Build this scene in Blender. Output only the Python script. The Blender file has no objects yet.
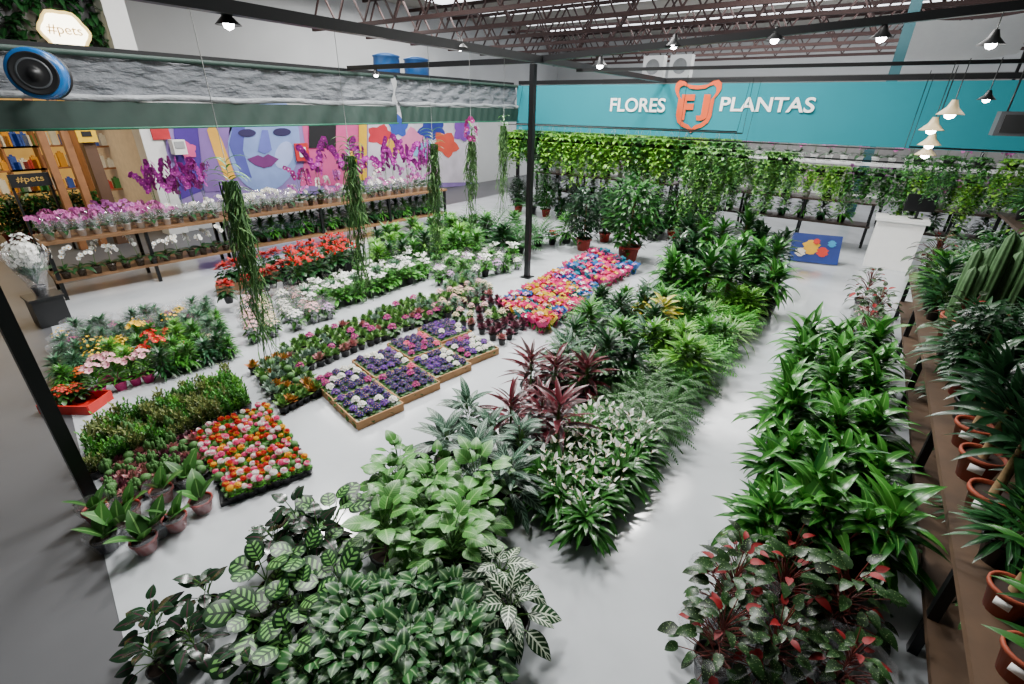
import bpy, math, random
from math import sin, cos, pi, radians
from mathutils import Vector, Matrix
R = random.Random(11)
SC = bpy.context.scene; COL = SC.collection
FPX=480.0; H=2.8; TH=radians(26); YAW=radians(34.6); RO=radians(1.0)
hd=Vector((-sin(YAW),cos(YAW),0)); r0=Vector((cos(YAW),sin(YAW),0)); Z=Vector((0,0,1))
fwd=hd*cos(TH)-Z*sin(TH); up0=hd*sin(TH)+Z*cos(TH)
rt=r0*cos(RO)+up0*sin(RO); up=up0*cos(RO)-r0*sin(RO)
CP=Vector((0,0,H))
cam=bpy.data.cameras.new('camera'); co=bpy.data.objects.new('camera',cam); COL.objects.link(co)
cam.sensor_width=36; cam.lens=36*FPX/1024; cam.clip_start=.05; cam.clip_end=200
M=Matrix((rt,up,-fwd)).transposed().to_4x4(); M.translation=CP; co.matrix_world=M; SC.camera=co
def ray(u,v): return rt*((u-512)/FPX)+up*((342-v)/FPX)+fwd
def P(u,v,z=0.0):
    d=ray(u,v); return CP+d*((z-H)/d.z)
def PX(u,v,x):
    d=ray(u,v); return CP+d*(x/d.x)
def PY(u,v,y):
    d=ray(u,v); return CP+d*(y/d.y)
# ------------------------------------------------------------ materials
def C(h):
    h=h.lstrip('#'); o=[]
    for i in (0,2,4):
        c=int(h[i:i+2],16)/255; o.append(c/12.92 if c<=.04045 else ((c+.055)/1.055)**2.4)
    return (*o,1)
class NT:
    def __init__(s,name):
        s.m=bpy.data.materials.new(name); s.m.use_nodes=True; s.t=s.m.node_tree; s.b=s.t.nodes['Principled BSDF']; s.out=s.t.nodes['Material Output']
    def n(s,ty,**k):
        x=s.t.nodes.new(ty)
        for a,b in k.items(): setattr(x,a,b)
        return x
    def l(s,a,b): s.t.links.new(a,b)
    def put(s,sock,v):
        if hasattr(v,'links'): s.l(v,sock)
        else: sock.default_value=v
    def ma(s,op,a,b=0.0,c=0.0):
        x=s.n('ShaderNodeMath',operation=op); s.put(x.inputs[0],a); s.put(x.inputs[1],b); s.put(x.inputs[2],c); return x.outputs[0]
    def mix(s,f,a,b):
        x=s.n('ShaderNodeMix',data_type='RGBA'); s.put(x.inputs[0],f); s.put(x.inputs[6],a); s.put(x.inputs[7],b); return x.outputs[2]
def mat(name,col,rough=.5,metal=0,emis=0,noise=.12,scale=8,alpha=1,bump=0):
    t=NT(name); col=C(col) if isinstance(col,str) else col
    no=t.n('ShaderNodeTexNoise'); no.inputs['Scale'].default_value=scale; no.inputs['Detail'].default_value=4
    tc=t.n('ShaderNodeTexCoord'); t.l(tc.outputs['Object'],no.inputs['Vector'])
    dk=tuple(c*(1-noise*2) for c in col[:3])+(1,); lt=tuple(min(1,c*(1+noise)) for c in col[:3])+(1,)
    c=t.mix(no.outputs['Fac'],dk,lt); t.l(c,t.b.inputs['Base Color'])
    t.b.inputs['Roughness'].default_value=rough; t.b.inputs['Metallic'].default_value=metal
    if emis: t.l(c,t.b.inputs['Emission Color']); t.b.inputs['Emission Strength'].default_value=emis
    if alpha<1: t.b.inputs['Alpha'].default_value=alpha
    if bump:
        bu=t.n('ShaderNodeBump'); bu.inputs['Strength'].default_value=bump; t.l(no.outputs['Fac'],bu.inputs['Height']); t.l(bu.outputs[0],t.b.inputs['Normal'])
    return t.m
def leafmat(name,base,alt=None,rib=None,pat=None,pc=None,K=9,rough=.38):
    t=NT(name); base=C(base); alt=C(alt) if alt else tuple(c*.45 for c in base[:3])+(1,)
    geo=t.n('ShaderNodeNewGeometry'); rnd=geo.outputs['Random Per Island']
    col=t.mix(rnd,alt,base)
    uv=t.n('ShaderNodeUVMap'); sp=t.n('ShaderNodeSeparateXYZ'); t.l(uv.outputs[0],sp.inputs[0])
    u=sp.outputs[0]; v=t.ma('MULTIPLY',t.ma('ABSOLUTE',t.ma('SUBTRACT',sp.outputs[1],.5)),2.0)
    if pc: pcc=C(pc)
    if pat=='veins':
        w=t.ma('SINE',t.ma('MULTIPLY',t.ma('SUBTRACT',u,t.ma('MULTIPLY',v,.22)),K*2*pi)); f=t.ma('MULTIPLY',t.ma('GREATER_THAN',w,.62),t.ma('LESS_THAN',v,.88)); col=t.mix(t.ma('MULTIPLY',f,.85),col,pcc)
    elif pat=='fine':
        w=t.ma('SINE',t.ma('MULTIPLY',t.ma('SUBTRACT',u,t.ma('MULTIPLY',v,.25)),K*2*pi)); f=t.ma('MULTIPLY',t.ma('ADD',w,1.0),.22); col=t.mix(f,col,pcc)
    elif pat=='band':
        w=t.ma('SINE',t.ma('MULTIPLY',t.ma('SUBTRACT',u,t.ma('MULTIPLY',v,.25)),K*2*pi))
        f=t.ma('MULTIPLY',t.ma('LESS_THAN',v,.7),t.ma('GREATER_THAN',w,.05)); f=t.ma('MULTIPLY',f,t.ma('LESS_THAN',u,.88)); col=t.mix(t.ma('MULTIPLY',f,.85),col,pcc)
    elif pat=='edge':
        col=t.mix(t.ma('GREATER_THAN',v,.82),col,pcc)
    elif pat=='centre':
        f=t.ma('SUBTRACT',1.0,t.ma('MULTIPLY',v,2.6)); f=t.ma('MAXIMUM',f,0.0); col=t.mix(t.ma('MULTIPLY',f,.7),col,pcc)
    elif pat=='speck':
        vo=t.n('ShaderNodeTexVoronoi'); vo.inputs['Scale'].default_value=K
        tc=t.n('ShaderNodeTexCoord'); t.l(tc.outputs['Object'],vo.inputs['Vector'])
        col=t.mix(t.ma('LESS_THAN',vo.outputs['Distance'],.22),col,pcc)
    if rib: col=t.mix(t.ma('LESS_THAN',v,.09),col,C(rib))
    t.l(col,t.b.inputs['Base Color']); t.b.inputs['Roughness'].default_value=rough
    tr=t.n('ShaderNodeBsdfTranslucent'); t.l(col,tr.inputs[0])
    ms=t.n('ShaderNodeMixShader'); ms.inputs[0].default_value=.18; t.l(t.b.outputs[0],ms.inputs[1]); t.l(tr.outputs[0],ms.inputs[2]); t.l(ms.outputs[0],t.out.inputs[0])
    return t.m
def petal(name,col,alt=None):
    return leafmat(name,col,alt or col,rough=.6)
m_black=mat('black_plastic','#17181a',.45); m_steel=mat('dark_steel','#141517',.4,.3)
m_soil=mat('soil','#2c1e16',.95,noise=.4,scale=60); m_terra=mat('terracotta','#8c3c22',.7,noise=.15,scale=12)
m_wood=mat('pine_wood','#7c5a3a',.6,noise=.3,scale=5); m_dwood=mat('dark_wood','#33241a',.6,noise=.3,scale=6)
m_card=mat('cardboard','#b08458',.8,noise=.1,scale=20); m_white=mat('white_paint','#e4e4e2',.5,noise=.03)
m_paper=mat('white_paper','#f2f2f0',.7,noise=.02); m_purplepot=mat('magenta_pot','#b8256e',.45)
m_clearpot=mat('smoky_pot','#4a423a',.2,alpha=.85); m_stem=mat('green_stem','#3f6a26',.5)
m_trunk=mat('cane_bark','#7c6440',.85,noise=.35,scale=30,bump=.3); m_redpot=mat('red_pot','#8c2418',.5)
m_rstem=mat('red_stem','#5c2018',.5)
m_wire=mat('galvanised_wire','#8a8c8c',.4,.6); m_yel=mat('yellow_eye','#f0c828',.6)
def sleeve_mat():
    t=NT('cellophane'); tp=t.n('ShaderNodeBsdfTransparent'); gl=t.n('ShaderNodeBsdfGlossy'); gl.inputs['Roughness'].default_value=.12; gl.inputs[0].default_value=(.9,.9,.95,1)
    df=t.n('ShaderNodeBsdfDiffuse'); df.inputs[0].default_value=(.8,.8,.83,1); m1=t.n('ShaderNodeMixShader'); m1.inputs[0].default_value=.35; t.l(gl.outputs[0],m1.inputs[1]); t.l(df.outputs[0],m1.inputs[2])
    no=t.n('ShaderNodeTexNoise'); no.inputs['Scale'].default_value=40
    f=t.ma('MULTIPLY',t.ma('POWER',no.outputs['Fac'],2.0),.7)
    ms=t.n('ShaderNodeMixShader'); t.l(f,ms.inputs[0]); t.l(tp.outputs[0],ms.inputs[1]); t.l(m1.outputs[0],ms.inputs[2]); t.l(ms.outputs[0],t.out.inputs[0]); return t.m
m_sleeve=sleeve_mat()
# ------------------------------------------------------------ mesh builder
SHP={'lance':lambda s: sin(pi*min(1,s*.94+.06)**.75)**.9 if s<1 else .02,
 'ovate':lambda s: max(.03,sin(pi*min(1,s*.95+.05)**.62)**.8) if s<1 else .03,
 'round':lambda s: max(.05,math.sqrt(max(0,1-(2*s-1)**2))),
 'strap':lambda s: min(1,.55+s*3)*(1-s**3)+.02,
 'heart':lambda s: max(.04,(sin(pi*min(1,s*.9+.1)**.5))**.7) if s<1 else .03}
class MB:
    def __init__(s): s.v=[];s.f=[];s.m=[];s.uv=[]
    def face(s,ix,m=0,uv=None):
        s.f.append(ix); s.m.append(m); s.uv.append(uv or [(0,.5)]*len(ix))
    def leaf(s,p,az,el,L,W,droop=.6,n=5,fold=.25,shape='lance',mat=0,tw=0.0,m=1):
        pos=Vector(p); st=L/n; s0=Vector((-sin(az),cos(az),0)); b=len(s.v); sh=SHP[shape]; k=2*m+1
        for i in range(n+1):
            q=i/n; e=el-droop*q; d=Vector((cos(e)*cos(az),cos(e)*sin(az),sin(e))); nr=d.cross(s0); sd=s0
            if tw: sd=s0*cos(tw)+nr*sin(tw); nr=d.cross(sd)
            w=W/2*sh(q)
            for j in range(-m,m+1):
                x=j/m; s.v.append(pos+sd*(w*x)+nr*(fold*w*abs(x)-(.15*w*x*x if m>1 else 0)))
            e2=el-droop*(q+.5/n); pos=pos+Vector((cos(e2)*cos(az),cos(e2)*sin(az),sin(e2)))*st
        for i in range(n):
            for j in range(2*m):
                a=b+i*k+j; u0=i/n;u1=(i+1)/n;v0=j/(2*m);v1=(j+1)/(2*m)
                s.face((a,a+k,a+k+1,a+1),mat,[(u0,v0),(u1,v0),(u1,v1),(u0,v1)])
        return pos
    def tube(s,pts,r0,r1=None,seg=5,mat=0,cap=True):
        r1=r0 if r1 is None else r1; b=len(s.v); n=len(pts); pts=[Vector(p) for p in pts]
        for i,p in enumerate(pts):
            d=(pts[min(i+1,n-1)]-pts[max(i-1,0)]).normalized(); a=Vector((1,0,0)) if abs(d.z)>.8 else Vector((0,0,1))
            x=d.cross(a).normalized(); y=d.cross(x); r=r0+(r1-r0)*i/(n-1)
            for k in range(seg): t=2*pi*(k+.5)/seg; s.v.append(p+x*(r*cos(t))+y*(r*sin(t)))
        for i in range(n-1):
            for k in range(seg):
                a=b+i*seg+k; c=b+i*seg+(k+1)%seg; s.face((a,c,c+seg,a+seg),mat)
        if cap: s.face(tuple(b+k for k in range(seg)),mat); s.face(tuple(b+(n-1)*seg+k for k in reversed(range(seg))),mat)
    def lathe(s,prof,seg=14,mat=0,c=(0,0,0),ribs=0,amp=0):
        b=len(s.v); c=Vector(c)
        for (r,z) in prof:
            for k in range(seg):
                t=2*pi*k/seg; q=r*(1+amp*(cos(ribs*t) if ribs else 0)); s.v.append(c+Vector((q*cos(t),q*sin(t),z)))
        for i in range(len(prof)-1):
            for k in range(seg):
                a=b+i*seg+k; d=b+i*seg+(k+1)%seg; s.face((a,d,d+seg,a+seg),mat)
    def disk(s,r,z,seg=14,mat=0,c=(0,0,0)):
        b=len(s.v)
        for k in range(seg): t=2*pi*k/seg; s.v.append(Vector(c)+Vector((r*cos(t),r*sin(t),z)))
        s.face(tuple(range(b,b+seg)),mat)
    def box(s,c,d,mat=0,rz=0,rx=0):
        b=len(s.v); c=Vector(c); m=Matrix.Rotation(rz,3,'Z')@Matrix.Rotation(rx,3,'X')
        for x in (-1,1):
            for y in (-1,1):
                for z in (-1,1): s.v.append(c+m@Vector((x*d[0]/2,y*d[1]/2,z*d[2]/2)))
        for f in ((0,1,3,2),(4,6,7,5),(0,4,5,1),(2,3,7,6),(0,2,6,4),(1,5,7,3)): s.face(tuple(b+i for i in f),mat)
    def blossom(s,c,az,el,r,k=5,mat=0,cm=1,w=.8,cup=.25,cr=.22):
        c=Vector(c); n=Vector((cos(el)*cos(az),cos(el)*sin(az),sin(el))); a=Vector((0,0,1)) if abs(n.z)<.9 else Vector((1,0,0))
        x=n.cross(a).normalized(); y=n.cross(x); of=az*3
        for i in range(k):
            t=of+2*pi*i/k; d=x*cos(t)+y*sin(t); e=x*-sin(t)+y*cos(t); b=len(s.v); hw=w*r*pi/k*.9
            s.v+= [c,c+d*r*.55+e*hw+n*cup*r*.6,c+d*r+n*cup*r,c+d*r*.55-e*hw+n*cup*r*.6]
            s.face((b,b+1,b+2,b+3),mat,[(0,.5),(.5,1),(1,.5),(.5,0)])
        if cm is not None:
            b=len(s.v); q=cr*r
            for i in range(5): t=2*pi*i/5; s.v.append(c+(x*cos(t)+y*sin(t))*q+n*q*.6)
            s.v.append(c+n*q*1.4)
            for i in range(5): s.face((b+i,b+(i+1)%5,b+5),cm)
    def poly(s,pts,mat=0):
        b=len(s.v); s.v+=[Vector(p) for p in pts]; s.face(tuple(range(b,b+len(pts))),mat)
    def add(s,sub,off):
        o=len(s.v); s.v+=[p+Vector(off) for p in sub.v]; s.f+=[tuple(i+o for i in f) for f in sub.f]; s.m+=sub.m; s.uv+=sub.uv
    def mesh(s,name,mats,smooth=True):
        me=bpy.data.meshes.new(name); me.from_pydata([tuple(v) for v in s.v],[],s.f)
        uvl=me.uv_layers.new(name='UVMap'); flat=[]
        for q in s.uv:
            for a in q: flat+=[a[0],a[1]]
        uvl.data.foreach_set('uv',flat); me.polygons.foreach_set('material_index',s.m)
        me.polygons.foreach_set('use_smooth',[smooth]*len(s.f))
        for m in (mats if isinstance(mats,(list,tuple)) else [mats]): me.materials.append(m)
        me.update(); return me
def link(name,me,parent=None,loc=(0,0,0)):
    o=bpy.data.objects.new(name,me); COL.objects.link(o); o.location=loc
    if parent: o.parent=parent
    return o
def tag(o,label=None,cat=None,group=None,kind=None):
    if label: o['label']=label
    if cat: o['category']=cat
    if group: o['group']=group
    if kind: o['kind']=kind
    return o
def thing(name,label,cat,loc=(0,0,0),rz=0,group=None):
    o=bpy.data.objects.new(name,None); COL.objects.link(o); o.location=loc; o.rotation_euler=(0,0,rz); o.empty_display_size=.1
    return tag(o,label,cat,group)
# ------------------------------------------------------------ plant kinds
KIND={}
def kind(key,name,cat,parts):
    root=bpy.data.objects.new(name,None); ch=[]
    for pn,me in parts:
        o=bpy.data.objects.new(pn,me); o.parent=root; ch.append(o)
    KIND.setdefault(key,[]).append((root,ch,cat))
def place(key,loc,label,group=None,rz=None,s=1.0):
    root,ch,cat=R.choice(KIND[key]); r=root.copy(); COL.objects.link(r); r.location=loc
    r.rotation_euler=(0,0,R.uniform(0,2*pi) if rz is None else rz); r.scale=(s,s,s); tag(r,label,cat,group)
    for c in ch:
        d=c.copy(); d.parent=r; COL.objects.link(d)
    return r
ORD=['first','second','third','fourth','fifth','sixth','seventh','eighth','ninth','tenth','eleventh','twelfth','thirteenth','fourteenth','fifteenth','sixteenth','seventeenth','eighteenth','nineteenth','twentieth','twenty-first','twenty-second','twenty-third','twenty-fourth','twenty-fifth','twenty-sixth','twenty-seventh','twenty-eighth','twenty-ninth','thirtieth','thirty-first','thirty-second','thirty-third','thirty-fourth','thirty-fifth','thirty-sixth']
def block(keyf,cor,h,nx,ny,label,group,z=0,s=1.0,js=.12,jp=.25,skip=0):
    a,b,c,d=[P(u,v,h) for u,v in cor]
    dx=(b-a).length/max(1,nx-1); dy=(d-a).length/max(1,ny-1)
    for j in range(ny):
        for i in range(nx):
            if skip and R.random()<skip: continue
            q=i/max(1,nx-1); w=j/max(1,ny-1)
            p=(a*(1-q)+b*q)*(1-w)+(d*(1-q)+c*q)*w
            k=keyf(i,j) if callable(keyf) else R.choice(keyf)
            lb=label.get(k) if isinstance(label,dict) else label
            if ny>1 and nx>1: lb+=', %s row, %s from left'%(ORD[j],ORD[i])
            elif nx>1: lb+=', %s from left'%ORD[i]
            elif ny>1: lb+=', %s from front'%ORD[j]
            sc=s.get(k,1) if isinstance(s,dict) else s
            place(k,(p.x+R.uniform(-jp,jp)*dx*.5,p.y+R.uniform(-jp,jp)*dy*.5,z),lb,group,s=sc*R.uniform(1-js,1+js))
def pot(r,h,m=m_black,seg=14):
    b=MB(); b.lathe([(.001,0),(r*.72,0),(r*.96,h*.86),(r*1.07,h*.86),(r*1.07,h),(r*.94,h),(r*.9,h*.88)],seg,0); b.disk(r*.91,h*.88,seg,1)
    return b.mesh('pot',[m,m_soil])
def foliage(n,L,W,shape='lance',z0=.1,z1=.2,el=(.1,1.2),droop=.8,sp=.03,pet=0,fold=.2,ns=5,m=1,lv=.25,tilt=.5,b=None,mats=(0,1),azr=.3):
    b=b or MB()
    for i in range(n):
        q=(i+.5)/n; az=i*2.39996+R.uniform(-azr,azr); e=el[0]+(el[1]-el[0])*q+R.uniform(-.15,.15)
        z=z0+(z1-z0)*q; l=L*R.uniform(1-lv,1+lv*.6)*(1-.25*q); w=W*l/L
        p=Vector((sp*(1-q)*cos(az),sp*(1-q)*sin(az),z))
        if pet:
            pl=pet*R.uniform(.6,1.2); p1=p+Vector((cos(az)*cos(e),sin(az)*cos(e),sin(e)))*pl
            mid=(p+p1)/2+Vector((0,0,pl*.08)); b.tube([p,mid,p1],.004 if L>.1 else .002,.003 if L>.1 else .0015,4,mats[1],False)
            b.leaf(p1,az,e-tilt,l,w,droop*R.uniform(.7,1.3),ns,fold,shape,mats[0],R.uniform(-.35,.35),m)
        else: b.leaf(p,az,e,l,w,droop*R.uniform(.6,1.3),ns,fold,shape,mats[0],R.uniform(-.2,.2),m)
    return b
PC={'red':'#c81814','yellow':'#f0c018','orange':'#e85a14','pink':'#e84888','magenta':'#a81880','white':'#f4f4f0','purple':'#30146c','violet':'#5c2496','cream':'#f0dcb8','lilac':'#cc94d8','blush':'#f0b4bc'}
PM={k:petal('petal_'+k,v) for k,v in PC.items()}
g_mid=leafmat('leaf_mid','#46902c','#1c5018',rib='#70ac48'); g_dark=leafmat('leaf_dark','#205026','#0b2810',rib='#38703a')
g_light=leafmat('leaf_light','#70b038','#347a20',rib='#98c458'); g_blue=leafmat('leaf_bluegreen','#54845f','#264f34')
g_dusty=leafmat('leaf_dusty','#848a4c','#4c6030')
sm_pot=pot(.04,.065); med_pot=pot(.065,.11); big_pot=pot(.11,.18); xl_pot=pot(.15,.24); terra_pot=pot(.15,.26,m_terra,20)
def moon():
    for c in ('red','yellow','orange','pink','white'):
        b=MB(); b.lathe([(.018,.05),(.022,.07),(.021,.095),(.012,.103)],12,0,ribs=3,amp=.25)
        for k in range(16): b.leaf((0,0,.068),k*2.4,.4,.05,.024,.5,2,.2,'ovate')
        st=b.mesh('stem',g_mid)
        b=MB(); pr=[(.02*sin(pi*(.05+.95*i/8)),.116-.018*cos(pi*(.05+.95*i/8))) for i in range(9)]; b.lathe(pr,24,0,ribs=8,amp=.25)
        for k in range(34):
            t=k*2.4;e=.0+1.4*k/34; cc=Vector((.021*cos(t)*cos(e),.021*sin(t)*cos(e),.118+.02*sin(e))); b.blossom(cc,t,e,.011,5,1 if k%5==0 else 0,None,.45,.7)
        c2={'red':'yellow','yellow':'red','orange':'yellow','pink':'white','white':'pink'}[c]
        kind('moon_'+c,'moon_cactus','cactus',[('pot',sm_pot),('stem',st),('crown',b.mesh('crown',[PM[c],PM[c2]]))])
moon()
def ballcactus():
    m=mat('cactus_green','#4c7a3c',.7,noise=.3,scale=60)
    b=MB(); pr=[(max(.001,.034*sin(pi*i/8)),.09-.036*cos(pi*i/8)) for i in range(9)]; b.lathe(pr,28,0,ribs=12,amp=.09); me=b.mesh('body',m)
    kind('ball_cactus','ball_cactus','cactus',[('pot',sm_pot),('body',me)])
    b=MB()
    for k in range(9):
        t=k*2.4; r=.022*math.sqrt(k/9)*1.3; h=R.uniform(.05,.12); b.lathe([(.008,0),(.011,h*.5),(.01,h*.9),(.001,h)],10,0,(r*cos(t),r*sin(t),.055),5,.15)
    kind('cluster_cactus','cluster_cactus','cactus',[('pot',sm_pot),('body',b.mesh('body',m))])
ballcactus()
def succ():
    for key,mt in (('jade_green',g_mid),('jade_light',g_light),('jade_dusty',g_dusty)):
        b=MB()
        for k in range(9):
            t=k*2.4; r=.028*math.sqrt(k/9); h=R.uniform(.07,.15); x=r*cos(t)*1.4; y=r*sin(t)*1.4
            b.tube([(r*cos(t),r*sin(t),.05),(x,y,.06+h)],.003,.002,4,1,False)
            for q in range(9):
                z=.07+h*q/9; b.leaf((r*cos(t)+(x-r*cos(t))*q/9,r*sin(t)+(y-r*sin(t))*q/9,z),q*2.4+t,.5+q*.07,.032,.018,.2,2,.3,'ovate')
        kind(key,'jade_succulent','succulent',[('pot',sm_pot),('foliage',b.mesh('foliage',[mt,m_stem]))])
    for key,c1,c2 in (('ech_orange','#c06c30','#6c7a32'),('ech_green','#74a04c','#346034'),('ech_grey','#8ca48c','#4c6c60'),('ech_purple','#70324a','#3c2824'),('ech_pink','#bc6c78','#606040')):
        b=foliage(34,.065,.034,'ovate',.06,.085,(.15,1.4),-.4,.012,0,.35,3)
        kind(key,'rosette_succulent','succulent',[('pot',sm_pot),('rosette',b.mesh('rosette',leafmat('ros_'+key,c1,c2)))])
succ()
def violets():
    lf=leafmat('violet_leaf','#37642a','#1a4018',rib='#5c8040')
    lb=foliage(18,.07,.056,'round',.06,.07,(.0,.7),.5,.01,.025,.1,3); lm=lb.mesh('leaves',[lf,m_stem])
    for c in ('purple','white','pink','violet','magenta'):
        b=MB()
        for k in range(13):
            t=k*2.4; r=.036*math.sqrt((k+.3)/13); e=1.4-r*24; b.blossom((r*cos(t),r*sin(t),.128-r*r*22+R.uniform(-.006,.006)),t,e,.018,5,0,1,1.1)
        kind('violet_'+c,'african_violet','potted flower',[('pot',sm_pot),('leaves',lm),('flowers',b.mesh('flowers',[PM[c],m_yel]))])
violets()
def domes():
    lf=leafmat('kalanchoe_leaf','#3c7228','#1c4416')
    for c in ('red','yellow','orange','pink','white','magenta','cream','blush','lilac','purple'):
        lb=foliage(34,.1,.055,'ovate',.1,.17,(.0,1.1),.5,.02,.03,.2,3); lm=lb.mesh('leaves',[lf,m_stem])
        b=MB()
        for k in range(34):
            t=k*2.4; r=.085*math.sqrt((k+.3)/34); b.blossom((r*cos(t),r*sin(t),.245-r*r*9+R.uniform(-.02,.015)),t,1.5-r*9,.017,5,0,1,1.0)
        fm=b.mesh('flowers',[PM[c],m_yel if c!='yellow' else g_light])
        kind('dome_'+c,'flowering_pot_plant','potted flower',[('pot',med_pot),('leaves',lm),('flowers',fm)])
        w=MB(); n=28
        for i,(r,z) in enumerate(((.05,.0),(.07,.11),(.13,.23))):
            for k in range(n):
                t=2*pi*k/n; q=r*(1+(.18 if k%2 else -.06)*(i/2)); w.v.append(Vector((q*cos(t),q*sin(t),z+(.025*i/2 if k%4<2 else 0))))
        for i in range(2):
            for k in range(n): a=i*n+k; d=i*n+(k+1)%n; w.face((a,d,d+n,a+n),0)
        kind('wrap_'+c,'wrapped_pot_flower','potted flower',[('pot',med_pot),('leaves',lm),('flowers',fm),('paper_wrap',w.mesh('paper_wrap',mat('wrap_'+c,{'red':'#d8c020','yellow':'#d82478','orange':'#148894','pink':'#d0166c','white':'#d82478','magenta':'#1488a4','cream':'#148894','blush':'#d8a820','lilac':'#2266b4','purple':'#e4b43a'}[c],.5)))])
        s=MB(); s.lathe([(.05,0),(.075,.12),(.12,.27),(.125,.3)],20,0,ribs=7,amp=.05)
        kind('sleeve_'+c,'sleeved_pot_flower','potted flower',[('pot',med_pot),('leaves',lm),('flowers',fm),('plastic_sleeve',s.mesh('plastic_sleeve',m_sleeve))])
domes()
def lily():
    for c in ('pink','yellow','red','white'):
        lb=foliage(54,.14,.032,'lance',.1,.32,(.3,1.2),.6,.03,0,.2,3); b=MB()
        for k in range(7):
            t=k*2.4; r=.08*math.sqrt((k+.2)/7); b.blossom((r*cos(t),r*sin(t),.38-r*.6),t,1.2-r*5,.042,6,0,1,.9,.6)
        kind('lily_'+c,'potted_lily','potted flower',[('pot',pot(.065,.11,m_purplepot) if c=='pink' else med_pot),('leaves',lb.mesh('leaves',[g_mid,m_stem])),('flowers',b.mesh('flowers',[PM['blush'] if c=='pink' else PM[c],PM['magenta'] if c=='pink' else m_yel]))])
lily()
def misc_small():
    lb=foliage(70,.2,.022,'lance',.08,.16,(.4,1.4),.7,.04,0,.2,4); b=MB()
    for k in range(20):
        t=k*2.4; r=.13*math.sqrt((k+.3)/20); b.blossom((r*cos(t),r*sin(t),.33-r*.5+R.uniform(-.03,.03)),t,1.4-r*5,.018,5,0,1)
    kind('daisy_yellow','daisy_plant','potted flower',[('pot',med_pot),('leaves',lb.mesh('leaves',[g_blue,m_stem])),('flowers',b.mesh('flowers',[PM['yellow'],m_yel]))])
    for v in range(2):
        for k,mt in (('green',g_mid),('light',g_light),('dark',g_dark),('blue',g_blue)):
            lb=foliage(150,.13,.028,'ovate',.08,.29,(.2,1.4),.5,.05,.02,.2,3,azr=1)
            kind('leafy_'+k,'leafy_herb','potted plant',[('pot',med_pot),('leaves',lb.mesh('leaves',[mt,m_stem]))])
    s=MB(); s.lathe([(.05,0),(.075,.12),(.14,.3),(.15,.34)],20,0,ribs=7,amp=.05)
    kind('leafy_sleeve','sleeved_herb','potted plant',[('pot',med_pot),('leaves',lb.mesh('leaves',[g_blue,m_stem])),('plastic_sleeve',s.mesh('plastic_sleeve',m_sleeve))])
    lb=foliage(22,.13,.075,'ovate',.12,.22,(.0,.8),.5,.02,.04,.15,4)
    b=foliage(30,.11,.05,'ovate',.26,.3,(.0,.9),.3,.05,.0,.15,3)
    kind('poinsettia','poinsettia','potted flower',[('pot',med_pot),('leaves',lb.mesh('leaves',[g_dark,m_stem])),('bracts',b.mesh('bracts',[petal('bract_red','#b8100c','#70100c'),m_stem]))])
    for c in ('red','white'):
        lb=foliage(34,.11,.08,'heart',.1,.18,(.2,1.2),.4,.02,.09,.15,3); b=MB()
        for k in range(12):
            t=k*2.4; r=.09*math.sqrt((k+.3)/12); z=R.uniform(.28,.36); b.tube([(0,0,.1),(r*cos(t),r*sin(t),z)],.002,.0015,4,1,False); b.leaf((r*cos(t),r*sin(t),z),t,.5,.055,.05,.3,3,.2,'heart',0); b.leaf((r*cos(t),r*sin(t),z),t+2,1.2,.05,.04,.3,3,.2,'ovate',0)
        kind('cyc_'+c,'cyclamen' if c=='white' else 'red_anthurium','potted flower',[('pot',med_pot),('leaves',lb.mesh('leaves',[g_mid if c=='white' else g_dark,m_stem])),('flowers',b.mesh('flowers',[PM[c],m_stem]))])
misc_small()
def orchid(c,col,center,potm,tall=.55,nb=8,ns=2,size=.042):
    for v in range(3):
        lb=foliage(7,.2,.07,'lance',.11,.13,(.2,.7),.9,.02,0,.25,5); st=MB(); b=MB()
        for q in range(ns):
            az=q*pi/ns*2+R.uniform(-.5,.5)+.5; pts=[]; tl=tall*R.uniform(.7,1.15)
            for i in range(9):
                t=i/8; lean=.06*t+.22*max(0,t-.5)**1.3*1.6; z=.11+tl*min(t,1)-.35*max(0,t-.62)**2*2
                pts.append(Vector((lean*cos(az),lean*sin(az),z)))
            st.tube(pts,.004,.002,4,0,False)
            for i in range(nb):
                t=.48+.52*i/nb; f=t*8; k=int(f); p=pts[k].lerp(pts[min(8,k+1)],f-k) if k<8 else pts[8]
                sd=1 if i%2 else -1; a2=az+sd*1.0+R.uniform(-.3,.3); pp=p+Vector((cos(a2),sin(a2),0))*size*.8
                b.blossom(pp,a2,R.uniform(-.1,.5),size*R.uniform(.85,1.1),5,0,1,1.15,.12,.25)
        kind('orchid_'+c,'moth_orchid','orchid',[('pot',pot(.06,.11,potm)),('leaves',lb.mesh('leaves',[g_dark,m_stem])),('stems',st.mesh('stems',m_stem)),('flowers',b.mesh('flowers',[col,center]))])
orchid('magenta',petal('petal_om','#b8288c','#8c2478'),PM['white'],m_white); orchid('white',PM['white'],PM['yellow'],m_clearpot,.4,7,1,.035); orchid('lilac',petal('petal_ol','#d07cc0','#a850a8'),PM['magenta'],m_white,.5,7,2,.036)
orchid('big',petal('petal_orchid_big','#c42cb4','#8c1c84'),petal('lip_pink','#e878cc'),m_white,.8,11,3,.052)
orchid('pinkw',petal('petal_opw','#dc80bc','#b04c98'),PM['magenta'],m_white,.34,8,3,.036)
def sleeve_orch():
    for c in ('lilac','white','magenta','pinkw'):
        root,ch,cat=KIND['orchid_'+c][0]; s=MB(); s.lathe([(.05,0),(.075,.12),(.11,.26),(.13,.3)],20,0,ribs=6,amp=.06)
        kind('sorchid_'+c,'sleeved_orchid','orchid',[(x.name.split('.')[0],x.data) for x in ch]+[('plastic_sleeve',s.mesh('plastic_sleeve',m_sleeve))])
sleeve_orch()
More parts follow.
